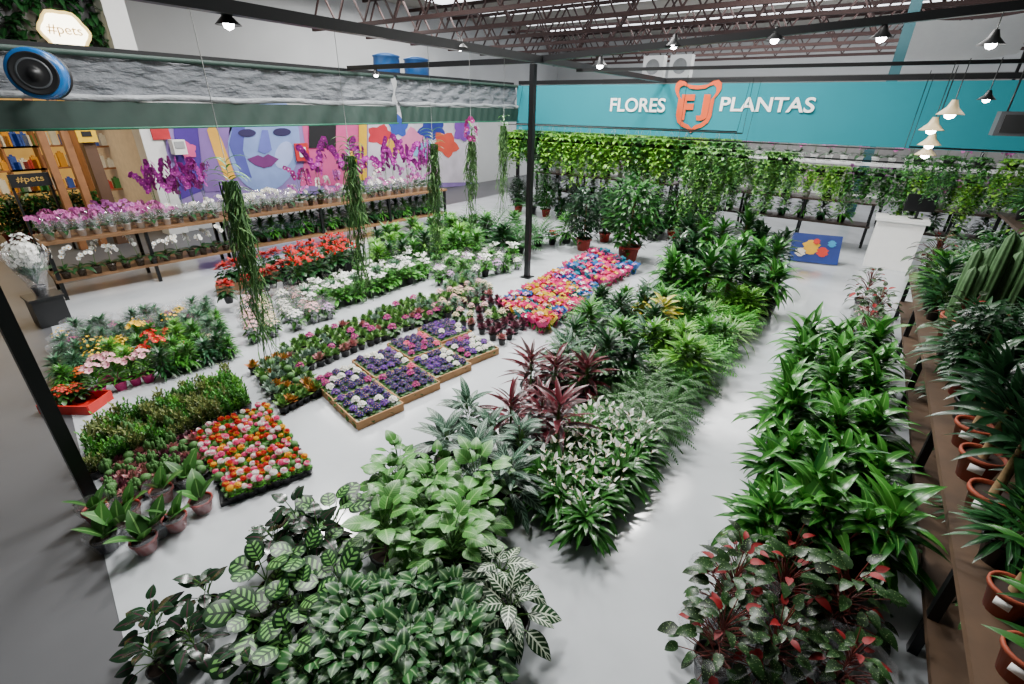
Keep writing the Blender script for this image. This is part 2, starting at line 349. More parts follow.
def frondplant(key,name,nf,L,lf,lw,pairs,mt,z0=.15,el=(.2,1.4),droop=1.1,potm=big_pot,var=2):
    for v in range(var):
        b=MB()
        for i in range(nf):
            q=(i+.5)/nf; az=i*2.4+R.uniform(-.3,.3); e=el[0]+(el[1]-el[0])*q; l=L*R.uniform(.75,1.1); pos=Vector((.04*cos(az)*(1-q),.04*sin(az)*(1-q),z0)); pts=[pos.copy()]
            for k in range(pairs):
                t=k/pairs; ee=e-droop*t; d=Vector((cos(ee)*cos(az),cos(ee)*sin(az),sin(ee))); pos=pos+d*l/pairs; pts.append(pos.copy())
                if t>.12:
                    s=sin(pi*min(1,t*.9+.12))**.6
                    for sd in (-1,1): b.leaf(pos,az+sd*(1.25-.5*t),ee*.6-.1,lf*s,lw,.5,2,.1,'lance',0)
            b.tube(pts[::2]+[pts[-1]],.003,.001,3,1,False)
        kind(key,name,'potted plant',[('pot',potm),('fronds',b.mesh('fronds',[mt,m_stem]))])
frondplant('fern','boston_fern',54,.42,.05,.014,16,leafmat('fern_green','#3c7430','#1a481a'))
frondplant('palm','parlour_palm',44,.5,.14,.026,10,leafmat('palm_green','#54a030','#20641c'),el=(.5,1.45),droop=.8)
frondplant('palm_dark','parlour_palm',40,.6,.15,.03,10,leafmat('palm_dark','#2f682c','#103814'),el=(.5,1.45),droop=.8)
def bigplants():
    pl=leafmat('peace_leaf','#38742c','#164416',rib='#549044',rough=.28)
    for v in range(3):
        lb=foliage(66,.25,.055,'lance',.14,.2,(.4,1.45),.8,.05,.06,.2,5,azr=.8); b=MB()
        for k in range(6):
            t=k*2.4+v; r=.16*math.sqrt((k+.4)/6); z=R.uniform(.42,.52)-r*.5; b.tube([(r*.3*cos(t),r*.3*sin(t),.15),(r*cos(t),r*sin(t),z)],.003,.002,4,1,False)
            b.leaf((r*cos(t),r*sin(t),z),t,.9,.07,.036,.3,4,.3,'ovate',0,R.uniform(-.5,.5)); b.tube([(r*cos(t),r*sin(t),z),(r*cos(t)+.01,r*sin(t),z+.035)],.004,.003,4,2)
        kind('peace_lily','peace_lily','potted plant',[('pot',big_pot),('leaves',lb.mesh('leaves',[pl,m_stem])),('white_flowers',b.mesh('white_flowers',[PM['white'],m_stem,PM['cream']]))])
    sp=leafmat('spider_leaf','#64a840','#2a7224',pat='edge',pc='#c4d89c')
    for v in range(2):
        lb=foliage(90,.34,.028,'strap',.14,.2,(.2,1.45),1.3,.04,0,.3,6,azr=1)
        kind('spider','spider_plant','potted plant',[('pot',big_pot),('leaves',lb.mesh('leaves',[sp,m_stem]))])
    rd=leafmat('cordyline_red','#5c1420','#1f1814',pat='edge',pc='#7c2438',rough=.3)
    for v in range(3):
        b=foliage(34,.34,.062,'lance',.18,.5,(.5,1.5),.6,.03,.04,.3,7); b.tube([(0,0,.15),(0,0,.5)],.012,.008,6,1)
        kind('cordyline','cordyline','potted plant',[('pot',big_pot),('leaves',b.mesh('leaves',[rd,m_stem]))])
    df=leafmat('dieffenbachia','#264a34','#0f2a1a',pat='veins',pc='#6c8c78',K=7,rib='#90ac98')
    for v in range(2):
        b=foliage(30,.28,.1,'ovate',.16,.4,(.3,1.4),.7,.02,.12,.2,7,2,azr=.8)
        kind('dieff','dieffenbachia','potted plant',[('pot',big_pot),('leaves',b.mesh('leaves',[df,m_stem]))])
    hl=leafmat('hydrangea_leaf','#448638','#1c5020',pat='fine',pc='#74a854',K=8,rib='#80b464')
    for v in range(3):
        b=foliage(36,.17,.135,'ovate',.14,.4,(.0,1.2),.6,.02,.18,.12,7,2,tilt=.45,azr=1)
        kind('broadleaf','broad_leaf_plant','potted plant',[('pot',big_pot),('leaves',b.mesh('leaves',[hl,m_stem]))])
    cl=leafmat('calathea','#183f1c','#0f2a15',pat='band',pc='#74b05c',K=4.5,rib='#112c16')
    for v in range(3):
        b=foliage(13,.18,.16,'round',.12,.2,(.5,1.35),.35,.02,.18,.1,9,2,tilt=.6,azr=.7)
        kind('calathea','calathea','potted plant',[('pot',med_pot),('leaves',b.mesh('leaves',[cl,m_stem]))])
    ca=leafmat('aphelandra','#1c4424','#113214',pat='veins',pc='#ccd8c0',K=6,rib='#d0dcc4')
    for v in range(2):
        b=foliage(22,.2,.105,'lance',.14,.3,(.1,1.2),.6,.02,.1,.15,8,2,azr=.7)
        kind('zebra','zebra_plant','potted plant',[('pot',big_pot),('leaves',b.mesh('leaves',[ca,m_stem]))])
    pp=leafmat('peperomia','#2a602a','#13401b',pat='centre',pc='#6c9c60',rib='#88ac78')
    for v in range(3):
        b=foliage(60,.09,.066,'ovate',.12,.24,(.1,1.3),.6,.02,.14,.15,6,2,tilt=.6,azr=1)
        kind('peperomia','peperomia','potted plant',[('pot',med_pot),('leaves',b.mesh('leaves',[pp,m_stem]))])
    rb=leafmat('dark_philodendron','#213c26','#0e1a13',rib='#4c2c38',rough=.22)
    for v in range(3):
        b=foliage(19,.14,.095,'ovate',.12,.3,(.2,1.3),.6,.01,.1,.15,6,2,azr=.8)
        kind('darkleaf','dark_leaf_plant','potted plant',[('pot',med_pot),('leaves',b.mesh('leaves',[rb,m_stem]))])
    for key,c1,c2 in (('dracaena','#448a30','#174a1c'),('dracaena_dark','#234c26','#0b2410')):  # second copy: deep green foliage, also standing in for shade at the right
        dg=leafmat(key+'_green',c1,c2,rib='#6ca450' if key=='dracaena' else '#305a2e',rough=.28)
        for v in range(3):
            b=MB()
            for c in range(3):
                a=c*2.1+v; x=.08*cos(a);y=.08*sin(a); hh=R.uniform(.3,.62)
                b.tube([(x*.5,y*.5,.2),(x,y,.2+hh)],.014,.012,6,1); sub=MB()
                foliage(26,.42,.1,'lance',.2+hh*.3,.2+hh,(.0,1.4),1.2,.02,0,.25,8,b=sub,azr=.6); b.add(sub,(x,y,0))
            kind(key,'corn_plant','potted plant',[('pot',xl_pot),('leaves',b.mesh('leaves',[dg,m_trunk]))])
    for key,mt in (('yucca',leafmat('yucca_leaf','#387228','#143c18',rough=.28)),('yucca_shade',leafmat('yucca_shade','#204526','#0b1e10',rough=.28))):  # second copy has the right side's shade put into its leaf colour
        for v in range(2):
            b=foliage(44,.46,.095,'lance',.58,.84,(.1,1.45),.8,.03,0,.3,7,azr=.6); t=MB(); t.tube([(0,0,.2),(.01,0,.8)],.035,.028,9,0)
            lb=MB(); lb.box((.0,-.146,.17),(.1,.006,.07),0)
            kind(key,'cane_plant','potted plant',[('pot',terra_pot),('leaves',b.mesh('leaves',[mt,m_stem])),('trunk',t.mesh('trunk',m_trunk)),('price_sticker',lb.mesh('price_sticker',m_paper))])
    bg=leafmat('begonia','#284c22','#182616',pat='speck',pc='#7c9464',K=90)
    for v in range(2):
        b=foliage(50,.13,.075,'ovate',.14,.48,(.0,1.2),.9,.03,.18,.2,6,1,mats=(0,1),azr=1)
        r2=foliage(9,.11,.06,'ovate',.25,.5,(.0,1.2),.8,.03,.16,.2,4,1)
        rl=r2.mesh('red_leaves',[petal('begonia_red%d'%v,'#9c1014','#540a0e'),m_rstem]); lm=b.mesh('leaves',[bg,m_rstem])
        kind('begonia','spotted_begonia','potted plant',[('pot',big_pot),('leaves',lm),('red_leaves',rl)])
        s=MB(); s.lathe([(.09,0),(.12,.18),(.2,.34),(.24,.46)],22,0,ribs=7,amp=.07)
        kind('begonia_sleeve','sleeved_begonia','potted plant',[('pot',big_pot),('leaves',lm),('red_leaves',rl),('plastic_sleeve',s.mesh('plastic_sleeve',m_sleeve))])
    cm=mat('column_cactus','#44683c',.7,noise=.3,scale=30); b=MB()
    for k in range(9):
        t=k*2.4; r=.13*math.sqrt(k/9); h=R.uniform(.5,.9); b.lathe([(.03,0),(.042,.1),(.045,h*.7),(.036,h*.93),(.001,h)],28,0,(r*cos(t),r*sin(t),.2),7,.16)
    kind('column_cactus','cactus_cluster','cactus',[('pot',terra_pot),('stems',b.mesh('stems',cm))])
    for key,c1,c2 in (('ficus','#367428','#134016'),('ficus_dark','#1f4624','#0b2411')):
        fl=leafmat(key+'_leaf',c1,c2)
        b=MB(); b.tube([(0,0,.2),(.02,0,.9)],.02,.012,6,1)
        for i in range(900):
            t=R.uniform(0,6.28); z=R.uniform(-1,1); q=math.sqrt(1-z*z); rr=R.uniform(.6,1)*(1+.15*sin(3*t+z*4))
            b.leaf((.34*rr*q*cos(t),.34*rr*q*sin(t),.7+.5*z*rr),t,R.uniform(-.5,.9),.11,.055,.6,3,.2,'ovate')
        kind(key,'bushy_ficus','potted plant',[('pot',pot(.15,.24,m_redpot)),('foliage',b.mesh('foliage',[fl,m_trunk]))])
    cr=leafmat('croton','#d8c83a','#3c7c2c',pat='veins',pc='#e8b830',K=6)
    b=foliage(50,.2,.07,'lance',.16,.42,(.2,1.4),.6,.03,.03,.2,4)
    kind('croton','croton','potted plant',[('pot',big_pot),('leaves',b.mesh('leaves',[cr,m_stem]))])
    for v in range(2):
        b=foliage(4,.2,.11,'lance',.1,.12,(.8,1.35),.5,.02,0,.2,7,2,azr=.8); s=MB(); s.lathe([(.06,0),(.08,.09),(.1,.15)],18,0,ribs=6,amp=.05)
        kind('paddle','paddle_leaf_orchid','potted plant',[('pot',pot(.07,.1,m_redpot if v else m_black)),('leaves',b.mesh('leaves',[leafmat('paddle_leaf%d'%v,'#447c34','#24481f',rib='#74a058'),m_stem])),('plastic_sleeve',s.mesh('plastic_sleeve',m_sleeve))])
    for key,mt,ln in (('vine',leafmat('vine_leaf','#84b83c','#3c7a24'),.85),('vine_dark',leafmat('vine_leaf_dark','#447c34','#205020'),.9),('vine_long',leafmat('vine_leaf_pale','#6ca044','#2f6430'),1.5)):
        for v in range(3):
            w=MB()
            for k in range(3): t=k*2.09; w.tube([(0,0,0),(.11*cos(t),.11*sin(t),-.25)],.0025,.0025,4,0,False)
            pt=MB(); pt.lathe([(.001,-.4),(.08,-.4),(.11,-.27),(.12,-.27),(.12,-.25),(.1,-.25)],14,0); pt.disk(.1,-.26,14,1)
            b=MB(); lv=(1,.75,1.3)[v]
            for k in range(46):
                t=k*2.4; r=.09; l=R.uniform(.35,1)*ln*lv; x=r*cos(t);y=r*sin(t); ox=R.uniform(.05,.2)*cos(t); oy=R.uniform(.05,.2)*sin(t); nn=int(l/.055)
                for q in range(nn):
                    d=q/nn*l; g=min(1,d/.12); b.leaf((x+ox*g,y+oy*g,-.16+.06*sin(min(3,d*20))-d),R.uniform(0,6.28),R.uniform(-.6,.3),.09,.068,.6,2,.2,'heart')
            kind(key,'hanging_vine','hanging plant',[('basket',pt.mesh('basket',[m_black,m_soil])),('hanger',w.mesh('hanger',m_wire)),('vines',b.mesh('vines',[mt,m_stem]))])
    rm=leafmat('aerial_root','#64904c','#345c34',rough=.8)
    for key,fc in (('vanda',None),('vanda_purple','magenta')):
      for v in range(3):
        w=MB(); w.tube([(0,0,0),(0,0,-1.1)],.003,.003,4,0); b=MB()
        for k in range(14): b.leaf((0,0,-1.25+k*.02),(k%2)*pi+R.uniform(-.6,.6),R.uniform(.4,1.1),.2,.026,1.5,6,.4,'strap')
        rt_=MB(); sw=R.uniform(-.1,.1); sw2=R.uniform(-.1,.1)
        for k in range(40):
            x=R.uniform(-.035,.035);y=R.uniform(-.035,.035); l=R.uniform(.5,1.75); pts=[]; ph=R.uniform(0,6)
            for q in range(12): t=q/11; pts.append((x*(1+1.6*t)+.035*sin(ph+t*8)+sw*t*t,y*(1+1.6*t)+.035*cos(ph+t*6)+sw2*t*t,-1.15-l*t))
            rt_.tube(pts,.006,.003,4,0,False)
            for q in range(1,11): rt_.leaf(pts[q],R.uniform(0,6.28),R.uniform(-1.2,-.2),.12,.013,.6,3,.1,'lance')
        ps=[('hanging_wire',w.mesh('hanging_wire',m_wire)),('leaves',b.mesh('leaves',[g_mid,m_stem])),('aerial_roots',rt_.mesh('aerial_roots',rm))]
        if fc:
            f=MB()
            for k in range(18): t=k*2.4; f.blossom((.09*cos(t),.09*sin(t),-1.1+R.uniform(-.1,.25)),t,.3,.045,5,0,1,1.1)
            ps.append(('flowers',f.mesh('flowers',[PM['magenta'],PM['white']])))
        kind(key,'hanging_vanda','hanging plant',ps)
    b=MB()
    for k in range(260):
        t=R.uniform(0,6.28);z=R.uniform(-.6,1);q=math.sqrt(1-z*z); rr=R.uniform(.5,1.15)*(1+.25*sin(5*t)); b.blossom((.15*rr*q*cos(t),.15*rr*q*sin(t),.46+.2*z*rr),t,z,.026,5,0,0)
    for k in range(60): t=k*2.4; b.tube([(0,0,.12),(.14*cos(t),.14*sin(t),R.uniform(.35,.6))],.0025,.0015,3,1,False)
    for k in range(60): b.leaf((0,0,.2),k*2.4,R.uniform(.6,1.3),.22,.03,.4,3,.2,'lance',1)
    s=MB(); s.lathe([(.06,.0),(.1,.2),(.18,.42),(.22,.5)],22,0,ribs=7,amp=.07)
    kind('tissue','white_bouquet_plant','potted flower',[('pot',med_pot),('white_flowers',b.mesh('white_flowers',[PM['white'],g_blue])),('tissue_wrap',s.mesh('tissue_wrap',m_sleeve))])
bigplants()
# ------------------------------------------------------------ setting
def floor_mat():
    t=NT('white_resin_floor'); tc=t.n('ShaderNodeTexCoord'); no=t.n('ShaderNodeTexNoise'); no.inputs['Scale'].default_value=.5; no.inputs['Detail'].default_value=3; t.l(tc.outputs['Object'],no.inputs['Vector'])
    n2=t.n('ShaderNodeTexNoise'); n2.inputs['Scale'].default_value=1.6; n2.inputs['Detail'].default_value=6; t.l(tc.outputs['Object'],n2.inputs['Vector'])
    c=t.mix(no.outputs['Fac'],C('#acb1b5'),C('#c8ccd0')); f=t.ma('MULTIPLY',t.ma('POWER',n2.outputs['Fac'],3.0),1.1); c=t.mix(f,c,C('#7c8186')); t.l(c,t.b.inputs['Base Color'])
    t.l(t.ma('ADD',t.ma('MULTIPLY',n2.outputs['Fac'],.2),.02),t.b.inputs['Roughness']); t.b.inputs['Specular IOR Level'].default_value=1.0
    return t.m
b=MB(); b.poly([(3.8,-1.1,0),(3.8,34,0),(-10.6,34,0),(-10.6,1.72,0),(-2.5,.1,0)]); tag(link('floor',b.mesh('floor',floor_mat(),False)),kind='structure')
b=MB(); b.poly([(14,-8,-.004),(14,34,-.004),(-26,34,-.004),(-26,-8,-.004)]); tag(link('floor',b.mesh('floor',mat('grey_concrete','#505154',.45,noise=.15,scale=1.5),False)),kind='structure')
m_ceil=mat('ceiling_sheet','#a4a098',.8,noise=.1,scale=1); b=MB(); b.box((-6,13,7.1),(40,42,.1)); tag(link('ceiling',b.mesh('ceiling',m_ceil,False)),kind='structure')
m_wall=mat('wall_paint','#bcbebf',.8,noise=.05,scale=1)
b=MB(); b.box((-6,34.1,3.5),(40,.2,7.2)); tag(link('wall_back',b.mesh('wall_back',m_wall,False)),kind='structure')
b=MB(); b.box((-20,16,3.5),(.2,36,7.2)); tag(link('wall_left',b.mesh('wall_left',m_wall,False)),kind='structure')
b=MB(); b.box((9,16,3.5),(.2,36,7.2)); tag(link('wall_right',b.mesh('wall_right',mat('wall_dark','#4c4a48',.8),False)),kind='structure')
b=MB(); b.box((-13.5,13.4,1.8),(1.0,17.2,3.6)); tag(link('wall_mural',b.mesh('wall_mural',m_wall,False)),kind='structure')
b=MB(); b.box((-2,22,2),(17,.3,4)); tag(link('wall_partition',b.mesh('wall_partition',mat('partition','#8c8a88',.8),False)),kind='structure')
m_sky=mat('skylight','#f4f8ff',.5,emis=4,noise=.02)
for i,y in enumerate((16,19.5,23,26.5,30)):
    b=MB(); b.box((-5,y,7.03),(26,1.3,.04)); tag(link('window_%d'%(i+1),b.mesh('skylight',m_sky,False)),kind='structure')
m_rust=mat('rust_steel','#2e1410',.7,noise=.2)
for i in range(8):
    y=13.6+i*2.6; t=thing('roof_truss','rust red steel roof truss, %s from the stall banner'%ORD[i],'roof truss',(-5.5,y,5.4),0,'roof trusses')
    b=MB(); b.box((0,0,0),(27,.12,.12)); link('bottom_chord',b.mesh('bottom_chord',m_rust,False),t)
    b=MB(); b.box((0,0,1.3),(27,.12,.12)); link('top_chord',b.mesh('top_chord',m_rust,False),t)
    b=MB()
    for k in range(18):
        x=-13.5+k*1.5; b.tube([(x,0,.05),(x+.75,0,1.25)],.038,.038,4,0); b.tube([(x+.75,0,1.25),(x+1.5,0,.05)],.038,.038,4,0)
    link('web_bars',b.mesh('web_bars',m_rust,False),t)
def beam(name,a,bb,w,label,cat='beam',m=m_steel):
    a=Vector(a);bb=Vector(bb); b=MB(); mid=(a+bb)/2; b.tube([a-mid,bb-mid],w*.707,w*.707,4,0)
    return tag(link(name,b.mesh(name,m,False),None,mid),label,cat)
def post(x,y,h,label):
    t=thing('steel_post',label,'post',(x,y,0)); b=MB(); b.box((0,0,h/2),(.085,.085,h)); link('shaft',b.mesh('shaft',m_steel,False),t); b=MB(); b.box((0,0,.006),(.2,.2,.012)); link('base_plate',b.mesh('base_plate',m_steel,False),t)
p1=P(94,502); p2=P(527,277); AX=(p1.x+p2.x)/2
post(p1.x,p1.y,3.41,'black steel post at the left front corner of the slab'); post(p2.x,p2.y,3.41,'black square steel post standing in the middle of the stall')
beam('roof_beam',(p1.x,-2.5,3.46),(p2.x,13,3.46),.095,'black steel beam running lengthwise over the middle post')
beam('roof_beam',(-9,p2.y,3.46),(p2.x-.05,p2.y,3.46),.08,'black steel crossbeam from the middle post to the awning')
beam('roof_beam',(p2.x+.05,p2.y,3.47),(4.2,p2.y,3.9),.08,'black steel crossbeam rising right from the middle post')
beam('roof_beam',(p2.x+.05,p2.y+1.3,3.4),(4.6,p2.y+3.6,3.5),.05,'thinner black steel beam behind the right crossbeam')
beam('roof_beam',(-9,13.2,3.46),(5.6,13.2,3.46),.1,'black steel bar along the top of the teal banner')
beam('roof_beam',(-9.1,.5,3.42),(-9.1,13,3.42),.08,'black steel bar along the top of the grey awning')
post(-9,13.2,3.4,'black corner post where the awning meets the teal banner'); post(5.5,13.2,3.4,'black post at right end of teal banner')
t=thing('shop_banner','teal fabric banner with white lettering and orange emblem','banner',(0,13,0))
m_teal=mat('teal_fabric','#087c8a',.85,noise=.06,scale=1.2)
b=MB(); n=72
for i in range(n+1):
    x=-8.95+14.4*i/n
    for k in range(5): b.v.append(Vector((x,.012*sin(i*.35),3.38-k*.295)))
for i in range(n):
    for k in range(4): a=i*5+k; b.face((a,a+1,a+6,a+5),0)
link('fabric',b.mesh('fabric',m_teal),t)
def text(s,name,parent,x0,x1,z0,z1,y,m,ext=.01,off=.0,plane='Y'):
    cu=bpy.data.curves.new(name,'FONT'); cu.body=s; cu.extrude=ext; cu.offset=off; o=bpy.data.objects.new(name,cu); COL.objects.link(o); bpy.context.view_layer.update()
    me=bpy.data.meshes.new_from_object(o.evaluated_get(bpy.context.evaluated_depsgraph_get())); COL.objects.unlink(o); bpy.data.objects.remove(o)
    xs=[v.co.x for v in me.vertices]; ys=[v.co.y for v in me.vertices]; a,bx,c,d=min(xs),max(xs),min(ys),max(ys)
    for v in me.vertices:
        X=x0+(v.co.x-a)/(bx-a)*(x1-x0); zz=z0+(v.co.y-c)/(d-c)*(z1-z0)
        v.co=Vector((X,y-v.co.z,zz)) if plane=='Y' else Vector((y+v.co.z,X,zz))
    me.materials.clear(); me.materials.append(m); return link(name,me,parent)
m_let=mat('white_letter','#f4f4f2',.6,noise=.02,emis=.15); m_or=mat('orange_print','#d4501c',.8,noise=.03)
q=lambda u,v: PY(u,v,12.95)
text('FLORES','lettering',t,q(610,105).x,q(665,105).x,q(640,112).z,q(640,98).z,-.03,m_let,.003,.018)
text('PLANTAS','lettering',t,q(720,105).x,q(815,105).x,q(765,112).z,q(765,97).z,-.03,m_let,.003,.018)
cx=(q(672,107).x+q(718,107).x)/2; cz=q(695,107).z; W=(q(718,107).x-q(672,107).x)/2
sh=[(-.98,.92),(-.82,1.05),(-.6,1.0),(-.42,.88),(0,.84),(.42,.88),(.6,1.0),(.82,1.05),(.98,.92),(1,.7),(.9,.5),(.78,.35),(.78,-.35),(.68,-.62),(.45,-.8),(.2,-.88),(0,-1.06),(-.2,-.88),(-.45,-.8),(-.68,-.62),(-.78,-.35),(-.78,.35),(-.9,.5),(-1,.7)]
b=MB(); n=len(sh)
outp=[Vector((cx+x*W*1.0,-.03,cz+z*.54)) for x,z in sh]; inp=[Vector((cx+x*W*.8,-.03,cz+z*.54*.82)) for x,z in sh]
for i in range(n): j=(i+1)%n; b.poly([outp[i],outp[j],inp[j],inp[i]])
link('emblem_outline',b.mesh('emblem_outline',m_or,False),t)
text('F','emblem_letter',t,cx-.34,cx-.03,cz-.29,cz+.27,-.03,m_or,.003,.05); text('J','emblem_letter',t,cx+.06,cx+.33,cz-.29,cz+.27,-.03,m_or,.003,.05)
# awning
t=thing('side_awning','long grey awning with dark green valance above the orchid tables','awning',(-9,0,0))
def fab(name,col,bs):
    k=NT(name); no=k.n('ShaderNodeTexNoise'); no.inputs['Scale'].default_value=2.5; no.inputs['Detail'].default_value=5; tc=k.n('ShaderNodeTexCoord'); mp_=k.n('ShaderNodeMapping'); mp_.inputs['Scale'].default_value=(1,1,3); k.l(tc.outputs['Object'],mp_.inputs[0]); k.l(mp_.outputs[0],no.inputs['Vector'])
    c=C(col); k.l(k.mix(no.outputs['Fac'],tuple(x*.5 for x in c[:3])+(1,),tuple(x*1.4 for x in c[:3])+(1,)),k.b.inputs['Base Color']); k.b.inputs['Roughness'].default_value=.65
    bu=k.n('ShaderNodeBump'); bu.inputs['Strength'].default_value=bs; bu.inputs['Distance'].default_value=.2; k.l(no.outputs['Fac'],bu.inputs['Height']); k.l(bu.outputs[0],k.b.inputs['Normal']); return k.m
m_gf=fab('grey_mesh_fabric','#5c6066',.8); m_green=mat('green_valance','#0c2a22',.7); m_gl=mat('green_trim','#1a6048',.6); m_tube=fab('rolled_fabric','#7c8084',.6)
for y0,y1 in ((.6,8.2),(8.3,12.95)):
    b=MB(); n=60
    for i in range(n+1):
        y=y0+(y1-y0)*i/n
        for k in range(7): b.v.append(Vector((.05+.03*sin(i*.9+k*1.3)+.02*sin(i*2.3+k),y,3.36-k*.085-.02*sin(pi*i/n)*(k==6))))
    for i in range(n):
        for k in range(6): a=i*7+k; b.face((a,a+1,a+8,a+7),0)
    link('grey_panel',b.mesh('grey_panel',m_gf),t)
    b=MB(); b.tube([(.1+.01*sin(i*2),y0+(y1-y0)*i/20,2.84-.015*sin(i*1.3)) for i in range(21)],.045,.045,10,0); link('fabric_roll',b.mesh('fabric_roll',m_tube),t)
    b=MB(); b.tube([(.1,y0,3.36),(.1,y1,3.36)],.035,.035,10,0); link('top_rail',b.mesh('top_rail',m_green),t)
    b=MB()
    for i in range(n+1):
        y=y0+(y1-y0)*i/n
        for k in range(4): b.v.append(Vector((.12+.03*k/3+.025*sin(i*1.7+k),y,2.79-k*.11)))
    for i in range(n):
        for k in range(3): a=i*4+k; b.face((a,a+1,a+5,a+4),0)
    link('green_valance',b.mesh('green_valance',m_green),t)
    b=MB(); b.box((.16,(y0+y1)/2,2.45),(.03,y1-y0,.03)); link('green_trim',b.mesh('green_trim',m_gl),t)
# blue spool
c=PX(38,74,-8.2); t=thing('ribbon_spool','round dark spool of shiny blue ribbon fixed at awning end','spool',c,radians(-28))
def xl(prof,m,name,seg=36):
    b=MB(); b.lathe(prof,seg,0); me=b.mesh(name,m); me.transform(Matrix.Rotation(pi/2,4,'Y')); return link(name,me,t)
xl([(.001,.19),(.05,.19),(.05,.15),(.09,.14),(.2,.14),(.22,.15),(.22,.12),(.001,.12)],m_black,'front_flange'); xl([(.001,-.2),(.27,-.2),(.27,-.17),(.001,-.17)],m_black,'rear_flange')
xl([(.2,.13),(.25,.128),(.265,.1),(.27,0),(.265,-.1),(.25,-.17)],mat('blue_ribbon','#1c5c9c',.2),'ribbon_roll'); xl([(.14,.143),(.16,.147),(.16,.141)],mat('grey_ring','#4a4e52',.4),'grey_ring')
b=MB(); b.box((-.55,0,0),(.95,.06,.06)); link('bracket',b.mesh('bracket',m_black,False),t)
# lamps
m_bulb=mat('bulb_glow','#ffffff',.3,emis=45,noise=0); m_cream=mat('cream_enamel','#c8b48c',.4)
def lamp(p,zt,label,shade=m_black,s=1.0,power=16,group=None):
    t=thing('pendant_lamp',label,'pendant lamp',p,0,group)
    b=MB(); b.tube([(0,0,.1),(0,0,max(.12,zt-p.z))],.006,.006,5,0); link('cord',b.mesh('cord',m_black),t)
    b=MB(); b.lathe([(.03*s,.13*s),(.04*s,.1*s),(.06*s,.05*s),(.13*s,-.02*s),(.14*s,-.03*s),(.125*s,-.02*s),(.05*s,.05*s)],20,0); link('lamp_shade',b.mesh('lamp_shade',shade),t)
    b=MB(); b.lathe([(.001,-.08*s),(.045*s,-.06*s),(.06*s,-.015*s),(.03*s,.04*s)],12,0); link('bulb',b.mesh('bulb',m_bulb),t)
    L=bpy.data.lights.new('lamp','POINT'); L.energy=power; L.shadow_soft_size=.25; L.color=(1,.97,.92); o=bpy.data.objects.new('lamp_light',L); COL.objects.link(o); o.parent=t; o.location=(0,0,-.32)
for i,(u,v) in enumerate(((228,20),(376,72),(460,44))): lamp(PX(u,v+2,AX) if i!=1 else PY(u,v+2,p2.y),3.43,('small dark lamp on lengthwise beam, near the upper left','small dark lamp under the left crossbeam','small dark lamp on lengthwise beam, left of the middle post')[i],s=.7)
for i,(u,v) in enumerate(((600,62),(674,42),(775,36),(882,34),(992,40))): 
    p=PY(u,v+2,p2.y); lamp(p,3.47+.43*(p.x-p2.x)/(4.2-p2.x)-.03,'small bright lamp under the crossbeam, %s right of the middle post'%ORD[i],s=.8)
for i,(u,v) in enumerate(((951,112),(932,128),(930,143),(926,153))): lamp(PY(u,v,9.0+i*.6),3.45,'cream bell shaped pendant lamp, %s from the top of its cluster'%ORD[i],m_cream,1.1,8)
lamp(PY(987,98,9.0),3.45,'small pendant lamp right of the cream bell cluster',m_steel,.7,6)
c=PY(1022,124,9.8); t=thing('ceiling_heater','dark grey boxy heater hanging at right edge of banner','heater',c); b=MB(); b.box((0,0,0),(.55,.35,.3)); b.box((0,-.18,0),(.45,.02,.22),1); link('casing',b.mesh('casing',[mat('grey_case','#3a3c40',.5),m_black],False),t)
for s in (-.2,.2): b=MB(); b.tube([(s,0,.15),(s,0,3.47-c.z)],.012,.012,5,0); link('hanger_rod',b.mesh('hanger_rod',m_steel),t)
# ------------------------------------------------------------ mural and left shops
XM=-12.97
t=thing('wall_mural_painting','colourful painted mural of a face and flowers behind orchids','mural',(0,0,0))
def mp(name,pix,col,dx):
    b=MB(); b.poly([PX(u,v,XM+dx) for u,v in pix]); link(name,b.mesh(name,mat('mural_'+name,col,.8,noise=.2,scale=2),False),t)
def ell(cx_,cy_,a,b_,rot=0,n=24,wob=0):
    o=[]
    for k in range(n):
        th=2*pi*k/n; r=1+wob*cos(5*th); x=a*r*cos(th); y=b_*r*sin(th); o.append((cx_+x*cos(rot)-y*sin(rot),cy_+x*sin(rot)+y*cos(rot)))
    return o
mp('backdrop',[(166,205),(478,185),(478,112),(166,112)],'#9078b8',.01)
mp('violet_shape',[(172,112),(196,112),(204,190),(180,200)],'#4a2c8c',.02)
mp('hair_shape',[(196,112),(236,112),(226,150),(240,190),(205,192)],'#8060a4',.03); mp('yellow_stroke',[(207,130),(213,122),(222,140),(236,178),(226,180),(214,152)],'#e0a83c',.04)
mp('face_shape',ell(264,142,36,50),'#849cd4',.03)
mp('cheek_shadow',[(234,118),(246,114),(243,150),(252,178),(240,172),(229,145)],'#5054a4',.04); mp('cheek_light',ell(284,155,9,14,.3),'#a8b8e8',.04); mp('nose_shape',[(262,130),(268,130),(272,150),(265,154),(258,151)],'#646cbc',.05)
mp('lips',[(247,159),(258,155),(263,157),(268,154),(279,159),(272,166),(264,168),(255,165)],'#6c2c6c',.05); mp('eye_shape',ell(247,133,9,4),'#2c2450',.05); mp('eye_shape',ell(282,132,9,4),'#2c2450',.05)
mp('pink_patch',[(300,112),(360,112),(360,185),(300,186),(306,150)],'#d0508c',.02); mp('yellow_column',[(359,112),(367,112),(367,180),(359,180)],'#e8b820',.06); mp('dark_panel',[(309,112),(336,112),(336,148),(309,148)],'#18181c',.05)
mp('white_petal',[(368,112),(478,112),(478,182),(368,184)],'#d8d0dc',.02)
